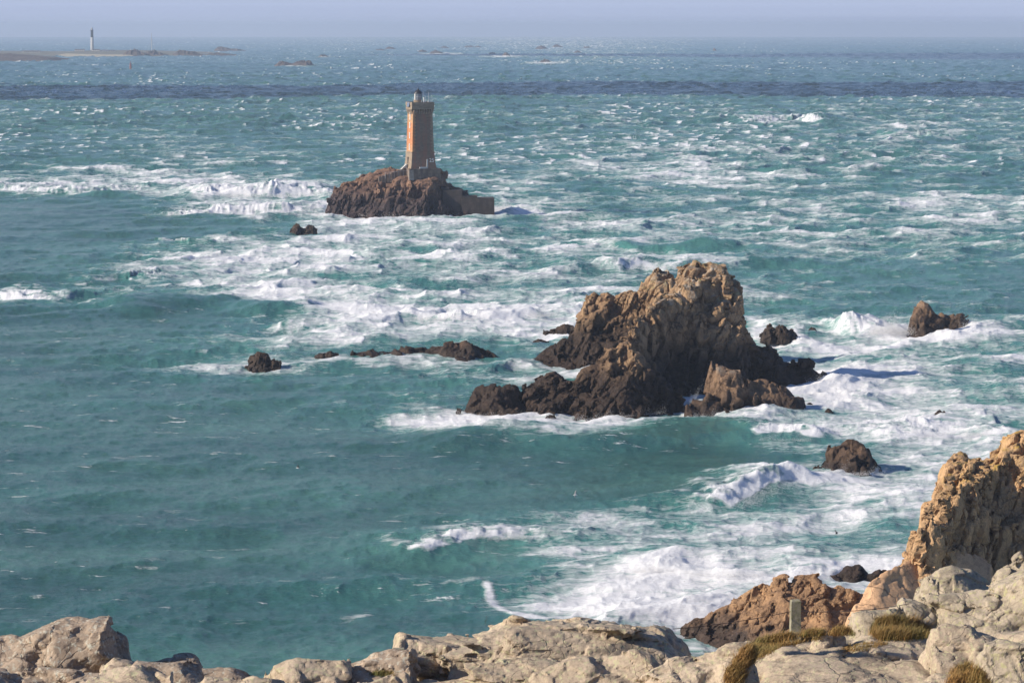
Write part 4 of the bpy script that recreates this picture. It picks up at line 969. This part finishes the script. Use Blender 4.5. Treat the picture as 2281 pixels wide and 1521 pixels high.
tag(mast, 'thin radio mast rising from the far island in the haze', 'mast')
M_RED = plain('faded_red', (0.22, 0.075, 0.055), 0.8, 0.25, 0.6)
bp = sea_at(291, 154)
bc = empty('beacon', bp); tag(bc, 'small red beacon tower standing in open water below the far island', 'beacon')
local('tower', bm_mesh('tower', lambda bm: add_lathe(bm, (0, 0, -1), [(1.9, 0), (1.75, 2), (1.25, 8.2), (1.5, 8.3), (1.5, 8.7)], 14)), M_RED, bc)
local('topmark', bm_mesh('topmark', lambda bm: add_lathe(bm, (0, 0, 7.703), [(0.25, 0), (0.25, 1.2), (0.8, 1.25), (0.8, 2.4), (0.1, 2.5)], 12)), M_RED, bc)

# ================================================================== THE NEAR SHORE
fore_lite = (0.48, 0.385, 0.285); fore_mid = (0.36, 0.283, 0.205); fore_dark = (0.16, 0.128, 0.098)
M_FORE = rock_mat('near_granite', fore_lite, fore_mid, fore_dark, scale=2.6, spots=(0.44, 0.41, 0.25), bump=0.55, bd=0.06, grain=1.2, crack=0.4, cw=0.4)
M_FORE2 = rock_mat('near_granite_brown', (0.40, 0.31, 0.23), (0.30, 0.23, 0.17), (0.16, 0.12, 0.09), scale=2.6, spots=(0.46, 0.44, 0.36), bump=0.55, bd=0.06, grain=1.2, crack=0.4, cw=0.4)
M_FORE3 = rock_mat('near_granite_grey', (0.44, 0.365, 0.275), (0.34, 0.28, 0.205), (0.18, 0.15, 0.11), scale=2.4, spots=(0.40, 0.37, 0.20), bump=0.55, bd=0.06, grain=1.2, crack=0.4, cw=0.4)
NEAR = []
G_ = 'near shore boulders'
def near(pts, Y, wf, wb, seed, label, mat=None, p=1.6, pb=None, drop=None, size=1.3, res=0.05, rough=0.55, crack=1.2, zmin=None, stretch=(1.3, 1.3, 0.8), cat='boulder', name='boulder', rot=(0.1, -0.1, 0.3), more=()):
    L = [layer(pts, wf, wb, Y=Y, p=p, pb=pb, drop=drop)] + [layer(q, a, b, Y=y, p=pp, drop=dd) for q, y, a, b, pp, dd in more]
    zm = zmin if zmin is not None else min(l['z'].min() for l in L) - 0.9
    o = rock(name, L, mat or M_FORE, res, size, seed, label, cat, G_, zmin=zm, rough=rough * 0.9, crack=crack * 0.6, stretch=stretch, rot=rot, mid=0.45, bed=0.045, smooth=False, lim=0.10)
    NEAR.append(o); return o
near([(-90, 1450), (-30, 1438), (0, 1434), (40, 1425), (62, 1420), (85, 1406), (102, 1398), (135, 1390), (158, 1393), (178, 1397), (200, 1395), (215, 1393), (237, 1396), (243, 1412), (252, 1432), (266, 1456), (270, 1492)], 80, 1.3, 2.2, 401, 'big rounded brown grey boulder with dark cracks at the far left of the near shore', M_FORE2, p=2.6, size=2.0, rough=0.35)
near([(-90, 1478), (0, 1484), (60, 1492), (130, 1496), (200, 1490), (275, 1484), (300, 1490)], 78, 2.6, 1.5, 402, 'low dark rock under the big left boulder', M_FORE2, p=1.2, size=1.2)
near([(226, 1500), (240, 1486), (256, 1473), (275, 1473), (300, 1480), (318, 1490), (330, 1505)], 78.5, 1.2, 1.2, 403, 'small pale rounded boulder right of the big left boulder', size=1.1, rough=.4)
near([(270, 1475), (300, 1470), (335, 1469), (370, 1465), (400, 1463), (415, 1463), (432, 1470), (445, 1487), (452, 1500)], 80.5, 2.0, 1.6, 404, 'flat brown slab topping the left heap of rocks above the water', M_FORE2, size=1.0)
near([(300, 1482), (330, 1484), (370, 1487), (410, 1480), (428, 1482), (440, 1500), (446, 1521)], 77.8, 1.4, 1.4, 405, 'blocky brown boulder with a shaded front in the left heap', M_FORE2, p=2.4, size=1.2)
near([(85, 1530), (110, 1514), (150, 1505), (210, 1499), (280, 1493), (320, 1492), (345, 1502), (370, 1521), (380, 1535)], 75.8, 2.2, 1.6, 406, 'pale slab along the bottom edge below the big left boulder', size=1.4, rough=.4)
near([(430, 1500), (450, 1490), (480, 1493), (520, 1494), (545, 1500), (560, 1525)], 79.5, 1.6, 1.4, 407, 'low brown rock between the left heap and the water', M_FORE2, size=1.0)
near([(446, 1545), (462, 1516), (490, 1504), (530, 1500), (575, 1496), (600, 1496), (615, 1510), (640, 1535)], 76.5, 1.5, 1.4, 408, 'rounded pale boulder at the bottom edge left of centre', size=1.2, rough=.4)
near([(590, 1510), (612, 1492), (640, 1478), (665, 1471), (700, 1474), (740, 1477), (765, 1480), (775, 1500), (780, 1530)], 79, 1.9, 1.6, 409, 'wide beige boulder with a flat top left of the dark sloping rock', size=1.2, rough=.5)
near([(660, 1540), (690, 1516), (740, 1500), (770, 1487), (800, 1474), (830, 1466), (855, 1461), (880, 1453), (900, 1450), (915, 1456)], 80, 2.0, 1.6, 410, 'dark lichen spotted rock sloping up to the big centre slab', M_FORE2, p=2.2, size=1.3)
near([(800, 1535), (830, 1512), (860, 1500), (885, 1498), (905, 1506), (912, 1530)], 77, 1.2, 1.2, 411, 'small pale wedge of rock at the bottom left of the centre slab', size=.9)
near([(890, 1500), (894, 1468), (900, 1442), (912, 1432), (940, 1431), (968, 1437), (986, 1441), (1000, 1427), (1022, 1420), (1042, 1411), (1060, 1396), (1070, 1389), (1110, 1390), (1160, 1392), (1210, 1393), (1260, 1395), (1320, 1397), (1380, 1393), (1440, 1393), (1490, 1396), (1522, 1398), (1533, 1412), (1540, 1440), (1540, 1480)], 82, 1.2, 3.0, 412, 'long thick layered slab of beige granite, largest in the centre foreground', p=2.6, size=2.6, rough=.55, res=.065, stretch=(1.8, 1.4, .55), more=[([(1000, 1450), (1060, 1428), (1100, 1418), (1200, 1412), (1300, 1408), (1400, 1410), (1500, 1440)], 80.6, 1.0, 2.0, 2.2, None)])
near([(865, 1540), (890, 1512), (930, 1500), (980, 1494), (1050, 1487), (1120, 1484), (1200, 1478), (1260, 1473), (1310, 1478), (1350, 1500)], 79, 2.0, 1.2, 413, 'pale lower ledge under the long centre slab', p=1.5, size=1.8, rough=.45, stretch=(1.8, 1.4, .55))
near([(1170, 1545), (1195, 1512), (1232, 1494), (1262, 1482), (1300, 1474), (1350, 1468), (1390, 1460), (1420, 1457), (1445, 1466), (1465, 1485), (1480, 1520)], 77.5, 1.6, 1.4, 414, 'smooth sloping boulder leaning under the right half of the centre slab', p=1.8, size=1.6, rough=.4)
near([(1395, 1550), (1420, 1518), (1460, 1496), (1500, 1476), (1545, 1460), (1590, 1446), (1620, 1440), (1645, 1441), (1662, 1452), (1672, 1480), (1680, 1530)], 76.5, 2.0, 1.6, 415, 'pale rounded boulder with a sunlit sloping top left of the grass', size=1.8, rough=.35)
near([(1600, 1492), (1630, 1466), (1660, 1444), (1700, 1425), (1740, 1415), (1790, 1412), (1860, 1410), (1950, 1413), (2060, 1412), (2120, 1408), (2200, 1404), (2300, 1398), (2400, 1390)], 84.5, 15.5, 2.0, 416, 'broad rough pale rock platform with lichen filling the bottom right', p=1.15, drop=1.75, size=1.7, res=.075, rough=.42, crack=1.3, zmin=42.0, stretch=(1.5, 1.5, .7), name='slab', cat='slab')
near([(2066, 1410), (2070, 1378), (2076, 1358), (2088, 1346), (2120, 1342), (2155, 1339), (2200, 1326), (2240, 1306), (2281, 1282), (2340, 1262), (2400, 1255)], 92, 1.6, 4.0, 417, 'big grey green lichened slab at the right edge above the platform', M_FORE3, p=2.6, size=2.2, rough=.35)
near([(2054, 1340), (2060, 1308), (2070, 1284), (2085, 1275), (2120, 1271), (2148, 1279), (2175, 1295), (2205, 1313), (2235, 1330), (2260, 1352)], 100, 2.4, 2.6, 418, 'pale domed boulder in front of the cliff foot', M_FORE3, p=1.8, size=2.2, rough=.3)
near([(1950, 1378), (1985, 1352), (2020, 1343), (2060, 1337), (2120, 1332), (2180, 1326), (2230, 1324), (2260, 1335)], 97.5, 2.4, 2.4, 419, 'flat grey slab lying under the pale domed boulder', M_FORE3, p=1.3, size=1.6, rough=.35, stretch=(1.8, 1.5, .5))
near([(1980, 1420), (1988, 1390), (2003, 1364), (2014, 1346), (2030, 1346), (2050, 1352), (2072, 1362), (2084, 1385), (2090, 1415)], 92.5, 1.4, 1.6, 420, 'blocky grey boulder with a shaded front behind the grass clump', M_FORE3, p=2.4, size=1.6, rough=.35)
near([(1886, 1420), (1893, 1392), (1902, 1376), (1918, 1367), (1945, 1362), (1975, 1360), (2000, 1366), (2015, 1395), (2020, 1420)], 90.5, 1.3, 1.6, 421, 'rounded grey boulder behind the grass clump left of the blocky one', M_FORE3, p=2.2, size=1.6, rough=.35)
near([(2066, 1452), (2074, 1422), (2084, 1402), (2110, 1396), (2140, 1394), (2170, 1401), (2200, 1408), (2230, 1420), (2250, 1450)], 81.5, 1.5, 1.8, 422, 'rough white lichened block on the right of the platform', size=.9, rough=.7)
near([(2120, 1540), (2150, 1500), (2175, 1462), (2200, 1440), (2235, 1430), (2281, 1426), (2350, 1420)], 75.5, 1.2, 1.8, 423, 'grey shaded block in the bottom right corner', M_FORE3, p=2.4, size=1.2, rough=.5)
near([(2180, 1345), (2200, 1322), (2214, 1292), (2232, 1268), (2250, 1250), (2275, 1232), (2310, 1222), (2380, 1215)], 112, 2.2, 3.0, 424, 'grey blocky rocks tumbling down at the right edge below the cliff', M_FORE3, p=1.6, size=1.0, rough=1.0)
near([(1808, 1425), (1816, 1410), (1828, 1403), (1840, 1405), (1848, 1414), (1856, 1425)], 83.2, .5, .5, 425, 'small rounded stone just right of the stone post', size=.5, res=.03, rough=.4)
near([(1845, 1424), (1852, 1413), (1864, 1411), (1876, 1418), (1880, 1426)], 83.3, .4, .4, 426, 'smaller wedge of stone beside the rounded stone by the post', size=.4, res=.03, rough=.4)

# ---- ground of the headland: from under the camera down to the boulders, then the fall to the sea
def build_ground():
    xs = np.concatenate([np.linspace(-120, -30, 30), np.linspace(-29, 45, 150), np.linspace(46, 160, 40)]); ys = np.concatenate([np.linspace(-60, 66, 50), np.linspace(66.5, 118, 110), np.linspace(119, 300, 90)])
    X, Y = np.meshgrid(xs, ys, indexing='ij')
    edge = 81.5 + 7 * sstep(7.5, 9.5, X) + 25 * sstep(12.6, 14.4, X)
    z = np.where(Y < 70, 59.0 - (59.0 - 43.9) * np.clip(Y, -60, 70) / 70, 43.9 - (Y - 70) * 0.115)
    zr = np.where(Y < 70, z, 43.9 - (Y - 70) * 0.098 - np.maximum(Y - 88, 0) * 0.10)
    z = z + (zr - z) * sstep(8, 15, X)
    z = z - 1.5 * sstep(65, 69, Y) * sstep(86, 83, Y) * sstep(4.0, 6.0, X)
    ze = np.where(X < 11, 42.4, 41.0)
    n = fbm2(X.ravel() / 7, Y.ravel() / 7, 500, 4).reshape(X.shape); n2 = fbm2(X.ravel() / 1.1, Y.ravel() / 1.1, 520, 3).reshape(X.shape)
    fall = np.maximum(Y - edge, 0)
    z = np.where(Y > edge, z - fall * (0.85 + 0.3 * n) - 0.6 * np.minimum(fall, 2), z)
    z = z + n * 0.35 * (Y < edge) + n2 * .10 + n * np.minimum(fall, 8) * 0.25
    z = np.maximum(z, -3)
    V = np.stack([X, Y, z], -1).reshape(-1, 3); idx = np.arange(X.size).reshape(X.shape)
    F = np.stack([idx[:-1, :-1], idx[1:, :-1], idx[1:, 1:], idx[:-1, 1:]], -1).reshape(-1, 4)
    return tag(link('ground', mesh_np('ground', V, F), rock_mat('headland_ground', (0.34, 0.28, 0.20), (0.24, 0.19, 0.13), (0.13, 0.10, 0.07), scale=2.0, lichen=(0.14, 0.12, 0.04), lichen_z=20, bump=.6, bd=.08)), kind='structure')
GROUND = build_ground()

# ---- post and wire
from mathutils.bvhtree import BVHTree
bpy.context.view_layer.update()
def world_bvh(objs):
    vs, fs = [], []
    for o in objs:
        M = o.matrix_world; n = len(vs); co = np.empty(len(o.data.vertices) * 3, np.float32); o.data.vertices.foreach_get('co', co)
        co = co.reshape(-1, 3) + np.array(M.translation); vs.extend(map(tuple, co.tolist()))
        fv = np.empty(len(o.data.polygons) * 4, np.int32); o.data.polygons.foreach_get('vertices', fv); fs.extend((fv.reshape(-1, 4) + n).tolist())
    return BVHTree.FromPolygons(vs, fs)
BVH = world_bvh(NEAR + [GROUND])
def on_ground(u, v, fallback=82):
    h = BVH.ray_cast(Vector((0, 0, EYE)), Vector(ray(u, v)).normalized())
    return h[0] if h[0] is not None else at(u, v, fallback)
def drop(x, y):
    h = BVH.ray_cast(Vector((x, y, 70)), Vector((0, 0, -1))); return h[0].z if h[0] is not None else None
M_POST = rock_mat('post_granite', (0.36, 0.33, 0.25), (0.26, 0.235, 0.17), (0.13, 0.12, 0.08), scale=7, spots=(0.22, 0.22, 0.10), bump=.5, bd=.02)
M_WIRE = plain('rusty_wire', (0.16, 0.10, 0.07), 0.8, 0.3, 8)
pb_ = at(1771, 1414, 84); zb = (drop(pb_.x, pb_.y) or pb_.z)
ptop = at(1771, 1335.5, 84)
fence = empty('wire_fence', (pb_.x, pb_.y, zb)); tag(fence, 'weathered square stone post with a thin wire strung across in front of the brown ridge', 'fence')
def b_post(bm):
    h = ptop.z - zb; add_box(bm, (0, 0, -0.3), (0.30, 0.27, h * .97 + .3), 0.12, (0.93, .93)); add_box(bm, (0, 0, h * .97 + .002), (0.278, 0.25, h * .03), .12, (.85, .85))
    import bmesh
    bmesh.ops.subdivide_edges(bm, edges=bm.edges[:], cuts=5, use_grid_fill=True)
    for vv in bm.verts:
        k = Vector(vv.co) * 9; vv.co += Vector((math.sin(k.z * 1.3 + k.x), math.sin(k.z * 1.7 + 2 + k.y), math.sin(k.x * 2 + k.y))) * 0.007
local('post', bm_mesh('post', b_post), M_POST, fence)
def wire_pts(a, b, sag=0.05, n=14):
    return [a.lerp(b, k / n) + Vector((0, 0, -sag * 4 * (k / n) * (1 - k / n))) for k in range(n + 1)]
wz = at(1771, 1361, 84)
w1 = wire_pts(at(1500, 1400, 81.5), wz + Vector((-.13, -.02, 0)), .06); w2 = wire_pts(wz + Vector((.13, -.02, 0)), at(2025, 1344, 92), .10)
for w in (w1, w2): link('wire', bm_mesh('wire', lambda bm: add_tube(bm, w, 0.011, 5)), M_WIRE, fence)
sp = at(888, 1456, 80.8)
o = link('stone_post', bm_mesh('stone_post', lambda bm: add_box(bm, (sp.x, sp.y, sp.z - .25), (0.32, 0.26, .25 + (1456 - 1443) * 80.8 / FPX), .1, (.95, .95))), M_POST, loc=sp); tag(o, 'short stub of a squared stone post beside the centre slab', 'post')
tg = at(1080, 1391, 81.8)
o = link('twig', bm_mesh('twig', lambda bm: (add_tube(bm, [tg, tg + Vector((.03, 0, .10)), tg + Vector((.05, 0, .26))], .007, 4), add_tube(bm, [tg + Vector((.03, 0, .12)), tg + Vector((.09, 0, .18)), tg + Vector((.10, 0, .24))], .005, 4), add_tube(bm, [tg + Vector((.03, 0, .08)), tg + Vector((-.03, 0, .15))], .005, 4))), M_DOOR, loc=tg); tag(o, 'thin dark dead stalk sticking up from the top of the centre slab', 'plant')

# ---- grass tufts
def grass_mat():
    t = NT('dry_grass'); a = t.attr('tone'); b = t.attr('tip')
    c = t.mix(a, (0.075, 0.105, 0.018), (0.34, 0.17, 0.045)); c = t.mix(t.math('MULTIPLY', b, 0.6), c, (0.38, 0.25, 0.09))
    return t.set(Base_Color=c, Roughness=0.75)
M_GRASS = grass_mat()
GG = 'grass tufts among the near rocks'
def tuft(poly, n, h, dry, seed, label):
    """blades over an area given by photo points on the ground"""
    g = np.random.default_rng(seed); P = []
    us = [p[0] for p in poly]; vs = [p[1] for p in poly]; tries = 0
    while len(P) < n and tries < n * 20:
        tries += 1; u, v = g.uniform(min(us), max(us)), g.uniform(min(vs), max(vs)); ins = False; j = len(poly) - 1
        for i in range(len(poly)):
            if (vs[i] > v) != (vs[j] > v) and u < (us[j] - us[i]) * (v - vs[i]) / (vs[j] - vs[i]) + us[i]: ins = not ins
            j = i
        if not ins: continue
        q = on_ground(u, v)
        P.append(q)
    V, F, tone, tip = [], [], [], []
    for q in P:
        for _ in range(5):
            x = q.x + g.normal() * .05; y = q.y + g.normal() * .08
            patch = math.sin(x * 2.3 + seed) * .25 + math.sin(x * 5.1 + y * 3) * .2
            tn = np.clip(dry + patch + g.normal() * .18, 0, 1); L = h * g.uniform(.45, 1.15) * (1.0 + .25 * patch); a = g.uniform(0, 2 * math.pi); w = g.uniform(.004, .009)
            L *= .7 * (1.6 if g.random() < .12 else 1); lean = g.uniform(.2, 1.0); dx, dy = math.cos(a) * lean + .32, math.sin(a) * lean
            sx, sy = -math.sin(a) * w, math.cos(a) * w; b0 = len(V); z0 = q.z - .04
            for k, (t_, ww) in enumerate(((0, 1), (.5, .8), (1, .15))):
                cx = x + dx * L * t_ * t_ * .8; cy_ = y + dy * L * t_ * t_ * .8; cz = z0 + L * t_ * (1 - .3 * t_ * lean)
                V += [(cx - sx * ww, cy_ - sy * ww, cz), (cx + sx * ww, cy_ + sy * ww, cz)]; tone += [tn, tn]; tip += [t_, t_]
            F += [(b0, b0 + 1, b0 + 3, b0 + 2), (b0 + 2, b0 + 3, b0 + 5, b0 + 4)]
    V = np.array(V); c = V.mean(0); me = mesh_np('grass_tuft', V, np.array(F), True)
    me.attributes.new('tone', 'FLOAT', 'POINT').data.foreach_set('value', np.array(tone, np.float32)); me.attributes.new('tip', 'FLOAT', 'POINT').data.foreach_set('value', np.array(tip, np.float32))
    o = link('grass_tuft', me, M_GRASS, loc=(float(c[0]), float(c[1]), float(V[:, 2].min()))); tag(o, label, 'grass tuft', GG)
tuft([(1655, 1445), (1690, 1424), (1740, 1413), (1790, 1412), (1830, 1420), (1790, 1430), (1740, 1440), (1700, 1462), (1650, 1490), (1625, 1490)], 2600, .26, .58, 1, 'long green and rust grass tuft left of the stone post')
tuft([(1615, 1521), (1622, 1490), (1650, 1488), (1660, 1500), (1640, 1540)], 700, .28, .75, 2, 'rusty grass in the gap at the bottom left of the platform')
tuft([(1940, 1412), (1950, 1385), (1985, 1378), (2030, 1385), (2065, 1405), (2070, 1418), (2020, 1424), (1960, 1424)], 2400, .42, .55, 3, 'tallest green and orange grass clump in front of the grey boulders')
tuft([(1785, 1414), (1800, 1405), (1830, 1404), (1835, 1412)], 500, .22, .7, 4, 'short dry grass just right of the foot of the stone post')
tuft([(1845, 1412), (1860, 1402), (1895, 1400), (1905, 1412)], 500, .24, .6, 5, 'short dry grass between the small stones and the tall clump')
tuft([(1870, 1450), (1885, 1436), (1930, 1430), (1970, 1428), (1975, 1434), (1920, 1446)], 550, .14, .8, 6, 'thin strip of rusty grass in a crack of the platform')
tuft([(2110, 1525), (2125, 1490), (2150, 1478), (2185, 1490), (2205, 1525), (2180, 1545), (2120, 1545)], 1300, .34, .85, 7, 'brown grass clump at the bottom edge beside the corner block')
tuft([(820, 1500), (835, 1492), (870, 1492), (880, 1502)], 260, .14, .15, 8, 'small dark green patch of grass in the hollow left of the centre slab')

# ---- sea birds
M_BIRD_W = plain('white_plumage', (0.72, 0.71, 0.69), 0.8, 0.05); M_BIRD_D = plain('dark_plumage', (0.04, 0.035, 0.035), 0.7, 0.1); M_WING = plain('grey_wing', (0.33, 0.33, 0.35), 0.8, 0.1)
def bird(u, v, Y, span, flap, head, roll, label, body_m, wing_m, sitting=False):
    p = at(u, v, Y) if Y else sea_at(u, v) + Vector((0, 0, .25)); L = span * .42
    r = empty('sea_bird', p); r.rotation_euler = (roll, 0, head); tag(r, label, 'bird', 'sea birds over the water')
    def body(bm):
        prof = [(-.5, .01), (-.42, .05), (-.25, .10), (0, .14), (.2, .13), (.32, .09), (.40, .085), (.46, .07), (.50, .03), (.60, .008)]; rings = []
        for x, q in prof: rings.append([bm.verts.new((x * L, q * L * math.cos(k * math.pi / 4), q * L * math.sin(k * math.pi / 4) + (.04 * L if x > .3 else 0))) for k in range(8)])
        for a, b in zip(rings, rings[1:]):
            for k in range(8): bm.faces.new((a[k], a[(k + 1) % 8], b[(k + 1) % 8], b[k]))
        bm.faces.new(rings[0][::-1]); bm.faces.new(rings[-1])
    local('body', bm_mesh('body', body), body_m, r, smooth=True)
    for s in (-1, 1):
        def wing(bm):
            st = [(0.0, .30, 0), (.28, .30, flap * .16), (.62, .22, flap * .20), (1.0, .03, flap * .05 + .02)] if not sitting else [(0.02, .25, .02), (.10, .30, .03), (.16, .3, .0)]
            pr = None
            for t_, c, z in st:
                y = s * t_ * span / 2; ch = c * L * 1.2; zz = z * span
                q = [bm.verts.new((ch * .5 - t_ * L * .25, y, zz)), bm.verts.new((0 - t_ * L * .25, y, zz + .02 * L)), bm.verts.new((-ch * .5 - t_ * L * .25, y, zz)), bm.verts.new((0 - t_ * L * .25, y, zz - .012 * L))]
                if pr:
                    for k in range(4): bm.faces.new((pr[k], pr[(k + 1) % 4], q[(k + 1) % 4], q[k]))
                pr = q
            bm.faces.new(pr)
        local('wing', bm_mesh('wing', wing), wing_m, r, smooth=True)
bird(1282, 1102, 360, 1.3, 1.2, R_(200), R_(62), 'white gull banking over the smooth green water right of centre', M_BIRD_W, M_WING)
bird(663, 1042, 380, 1.0, 1.6, R_(170), R_(30), 'dark winged gull with a white belly flying low over the bay left of centre', M_BIRD_W, M_BIRD_D)
bird(1863, 1188, 330, 0.9, 1.8, R_(20), R_(10), 'dark bird flying over the foam left of the cliff', M_BIRD_D, M_BIRD_D)
bird(498, 914, None, .8, 0, R_(190), 0, 'dark bird afloat on the bay, uppermost at the left', M_BIRD_D, M_BIRD_D, True)
bird(338, 1099, None, .7, 0, R_(160), 0, 'small dark bird afloat at the left of the bay', M_BIRD_D, M_BIRD_D, True)
bird(415, 1185, None, .7, 0, R_(20), 0, 'small black and white bird afloat in the middle of the left bay', M_BIRD_W, M_BIRD_D, True)
bird(194, 1255, None, .7, 0, R_(170), 0, 'small bird afloat low at the left, right one of a pair', M_BIRD_D, M_BIRD_D, True)
bird(125, 1256, None, .7, 0, R_(10), 0, 'small bird afloat low at the left, left one of a pair', M_BIRD_W, M_BIRD_D, True)

# ================================================================== FLYING SPRAY
def build_spray():
    g = np.random.default_rng(12); P = []; R = []
    E = [  # photo points of the foot line, drops, height, reach back, drop size
        ([(1648, 1142), (1680, 1120), (1745, 1092)], 4500, 3.6, 4.0, .045), ([(1405, 1280), (1480, 1280), (1600, 1292), (1700, 1290)], 9000, 1.5, 1.0, .04),
        ([(450, 440), (600, 441), (765, 440)], 9000, 2.6, 4, .11), ([(735, 468), (760, 474)], 2500, 4.0, 2.5, .10), ([(1095, 470), (1130, 472)], 2500, 2.6, 2.5, .10),
        ([(1690, 838), (1760, 852), (1860, 868)], 5000, 2.0, 1.2, .05), ([(1560, 876), (1585, 868)], 1500, 2.6, .8, .045), ([(1285, 812), (1318, 812)], 1200, 2.2, .8, .045),
        ([(1940, 747), (2040, 748)], 16000, 4.2, 3.0, .06), ([(2020, 735), (2045, 738)], 5000, 6.0, 1.5, .06), ([(2105, 735), (2160, 742)], 2500, 2.2, 1.5, .06), ([(920, 718), (1060, 716)], 5000, 2.0, 2.5, .07),
        ([(1170, 708), (1230, 708)], 3000, 2.2, 2.5, .07), ([(1400, 602), (1500, 602)], 3500, 2.4, 2.5, .08), ([(2020, 976), (2200, 976)], 7000, 1.7, 1.5, .045),
        ([(1040, 1210), (1180, 1202)], 3000, .8, .7, .035), ([(880, 934), (1000, 924), (1180, 940)], 3500, .8, .8, .04), ([(1690, 985), (1800, 987)], 2500, .8, .8, .04),
        ([(1520, 905), (1545, 898)], 1500, 1.6, .8, .045), ([(1170, 938), (1300, 940), (1480, 925)], 4000, .9, .8, .04), ([(1535, 934), (1660, 938), (1790, 932)], 4000, 1.0, .8, .04),
        ([(1815, 1056), (1890, 1062), (1968, 1062)], 3500, 1.1, .8, .035), ([(800, 483), (900, 484), (1000, 482), (1080, 474)], 4000, 2.2, 2.5, .09), ([(1525, 1400), (1600, 1385)], 1500, .9, .6, .03), ([(320, 482), (740, 470)], 4000, 1.2, 2.5, .09)]
    for pts, n, h, back, r in E:
        n = int(n * .7); r *= .5; h *= .85
        W = [np.array(sea_at(u, v)) for u, v in pts]; seg = g.integers(0, len(W) - 1, n) if len(W) > 1 else np.zeros(n, int)
        W = np.array(W); t = g.random(n)[:, None]; p = W[seg] * (1 - t) + W[seg + 1] * t
        lump = (0.35 + 0.9 * np.clip(vnoise2(p[:, 0] / (h * .9), p[:, 1] / (h * 3), 7) + .4, 0, 1.4))
        z = h * lump * np.abs(g.normal(size=n)) * .6
        p = p + np.stack([g.normal(size=n) * back * .25 + z * .45 + .2, g.normal(size=n) * back * .4 + back * .5, z + .2], 1)
        P.append(p); R.append(r * g.uniform(.5, 1.3, n))
    P = np.concatenate(P).astype(np.float32); R = np.concatenate(R).astype(np.float32)
    T = np.array([(1, 1, 1), (1, -1, -1), (-1, 1, -1), (-1, -1, 1)], np.float32) / 1.3
    V = (P[:, None, :] + T[None] * R[:, None, None]).reshape(-1, 3); b = np.arange(len(P))[:, None, None] * 4
    F = (b + np.array([(0, 1, 2), (0, 2, 3), (0, 3, 1), (1, 3, 2)])[None]).reshape(-1, 3)
    m = bpy.data.materials.new('spray_drops'); m.use_nodes = True; n = m.node_tree.nodes; l = m.node_tree.links
    n.remove(n['Principled BSDF']); d = n.new('ShaderNodeBsdfDiffuse'); tr = n.new('ShaderNodeBsdfTranslucent'); mx = n.new('ShaderNodeMixShader')
    for q in (d, tr): q.inputs[0].default_value = (.95, .95, .95, 1)
    mx.inputs[0].default_value = .45; l.new(d.outputs[0], mx.inputs[1]); l.new(tr.outputs[0], mx.inputs[2]); l.new(mx.outputs[0], n['Material Output'].inputs[0])
    tag(link('sea_spray', mesh_np('sea_spray', V, F, True), m), kind='stuff')
build_spray()

# ---- clouds high over the water, out of the picture; the sun casts their shadow bands on the sea
def cloud(x, y, z, L, W, H, seed):
    nx, ny = 90, 40; V, F = [], []
    u = np.linspace(0, 2 * math.pi, nx, endpoint=False); w = np.linspace(-math.pi / 2 + .02, math.pi / 2 - .02, ny)
    U, Wv = np.meshgrid(u, w, indexing='ij'); c = np.cos(Wv)
    D = np.stack([np.cos(U) * c, np.sin(U) * c, np.sin(Wv)], -1).reshape(-1, 3)
    S = np.array([L / 2, W / 2, H / 2]); Q = D * S
    n_ = fbm3((Q / np.array((330, 190, 190))).astype(np.float32), seed, 4, .6)
    Q = Q * (1 + .7 * n_)[:, None]; idx = np.arange(nx * ny).reshape(nx, ny); nxt = np.roll(idx, -1, 0)
    F = np.stack([idx[:, :-1], nxt[:, :-1], nxt[:, 1:], idx[:, 1:]], -1).reshape(-1, 4)
    o = link('cloud', mesh_np('cloud', Q, F), M_CLOUD); o.location = (x, y, z); tag(o, kind='structure')
t = NT('cloud_white'); M_CLOUD = t.set(Base_Color=(.85, .85, .86), Roughness=1.0)
def cloud_over(x, y, z, *a):
    k = z / SUN_DIR.z; cloud(x + SUN_DIR.x * k, y + SUN_DIR.y * k, z, *a)
cloud_over(-420, 2700, 900, 900, 480, 150, 3); cloud_over(150, 2840, 920, 1100, 640, 150, 4); cloud_over(560, 2700, 900, 800, 420, 140, 5); cloud_over(-1300, 2860, 880, 1300, 520, 140, 6); cloud_over(1400, 2800, 900, 1200, 500, 140, 7)
cloud_over(1900, 6100, 1100, 3600, 1300, 200, 9)

# ================================================================== HAZE AND CLOUD
def build_haze():
    xs, y0, y1, z0, z1 = 34000, -400, 34000, -82, 78
    V = np.array([(x, y, z) for x in (-xs, xs) for y in (y0, y1) for z in (z0, z1)], np.float32)
    F = np.array([(0, 1, 3, 2), (4, 6, 7, 5), (0, 4, 5, 1), (2, 3, 7, 6), (0, 2, 6, 4), (1, 5, 7, 3)])
    m = bpy.data.materials.new('sea_haze'); m.use_nodes = True; n = m.node_tree.nodes; l = m.node_tree.links
    n.remove(n['Principled BSDF'])
    v = n.new('ShaderNodeVolumePrincipled'); v.inputs['Color'].default_value = (0.66, 0.80, 1.0, 1)
    v.inputs['Density'].default_value = HAZE; v.inputs['Anisotropy'].default_value = 0.0
    l.new(v.outputs[0], n['Material Output'].inputs['Volume'])
    tag(link('haze', mesh_np('haze', V, F, False), m), kind='stuff')
HAZE = 8.0e-5
build_haze()
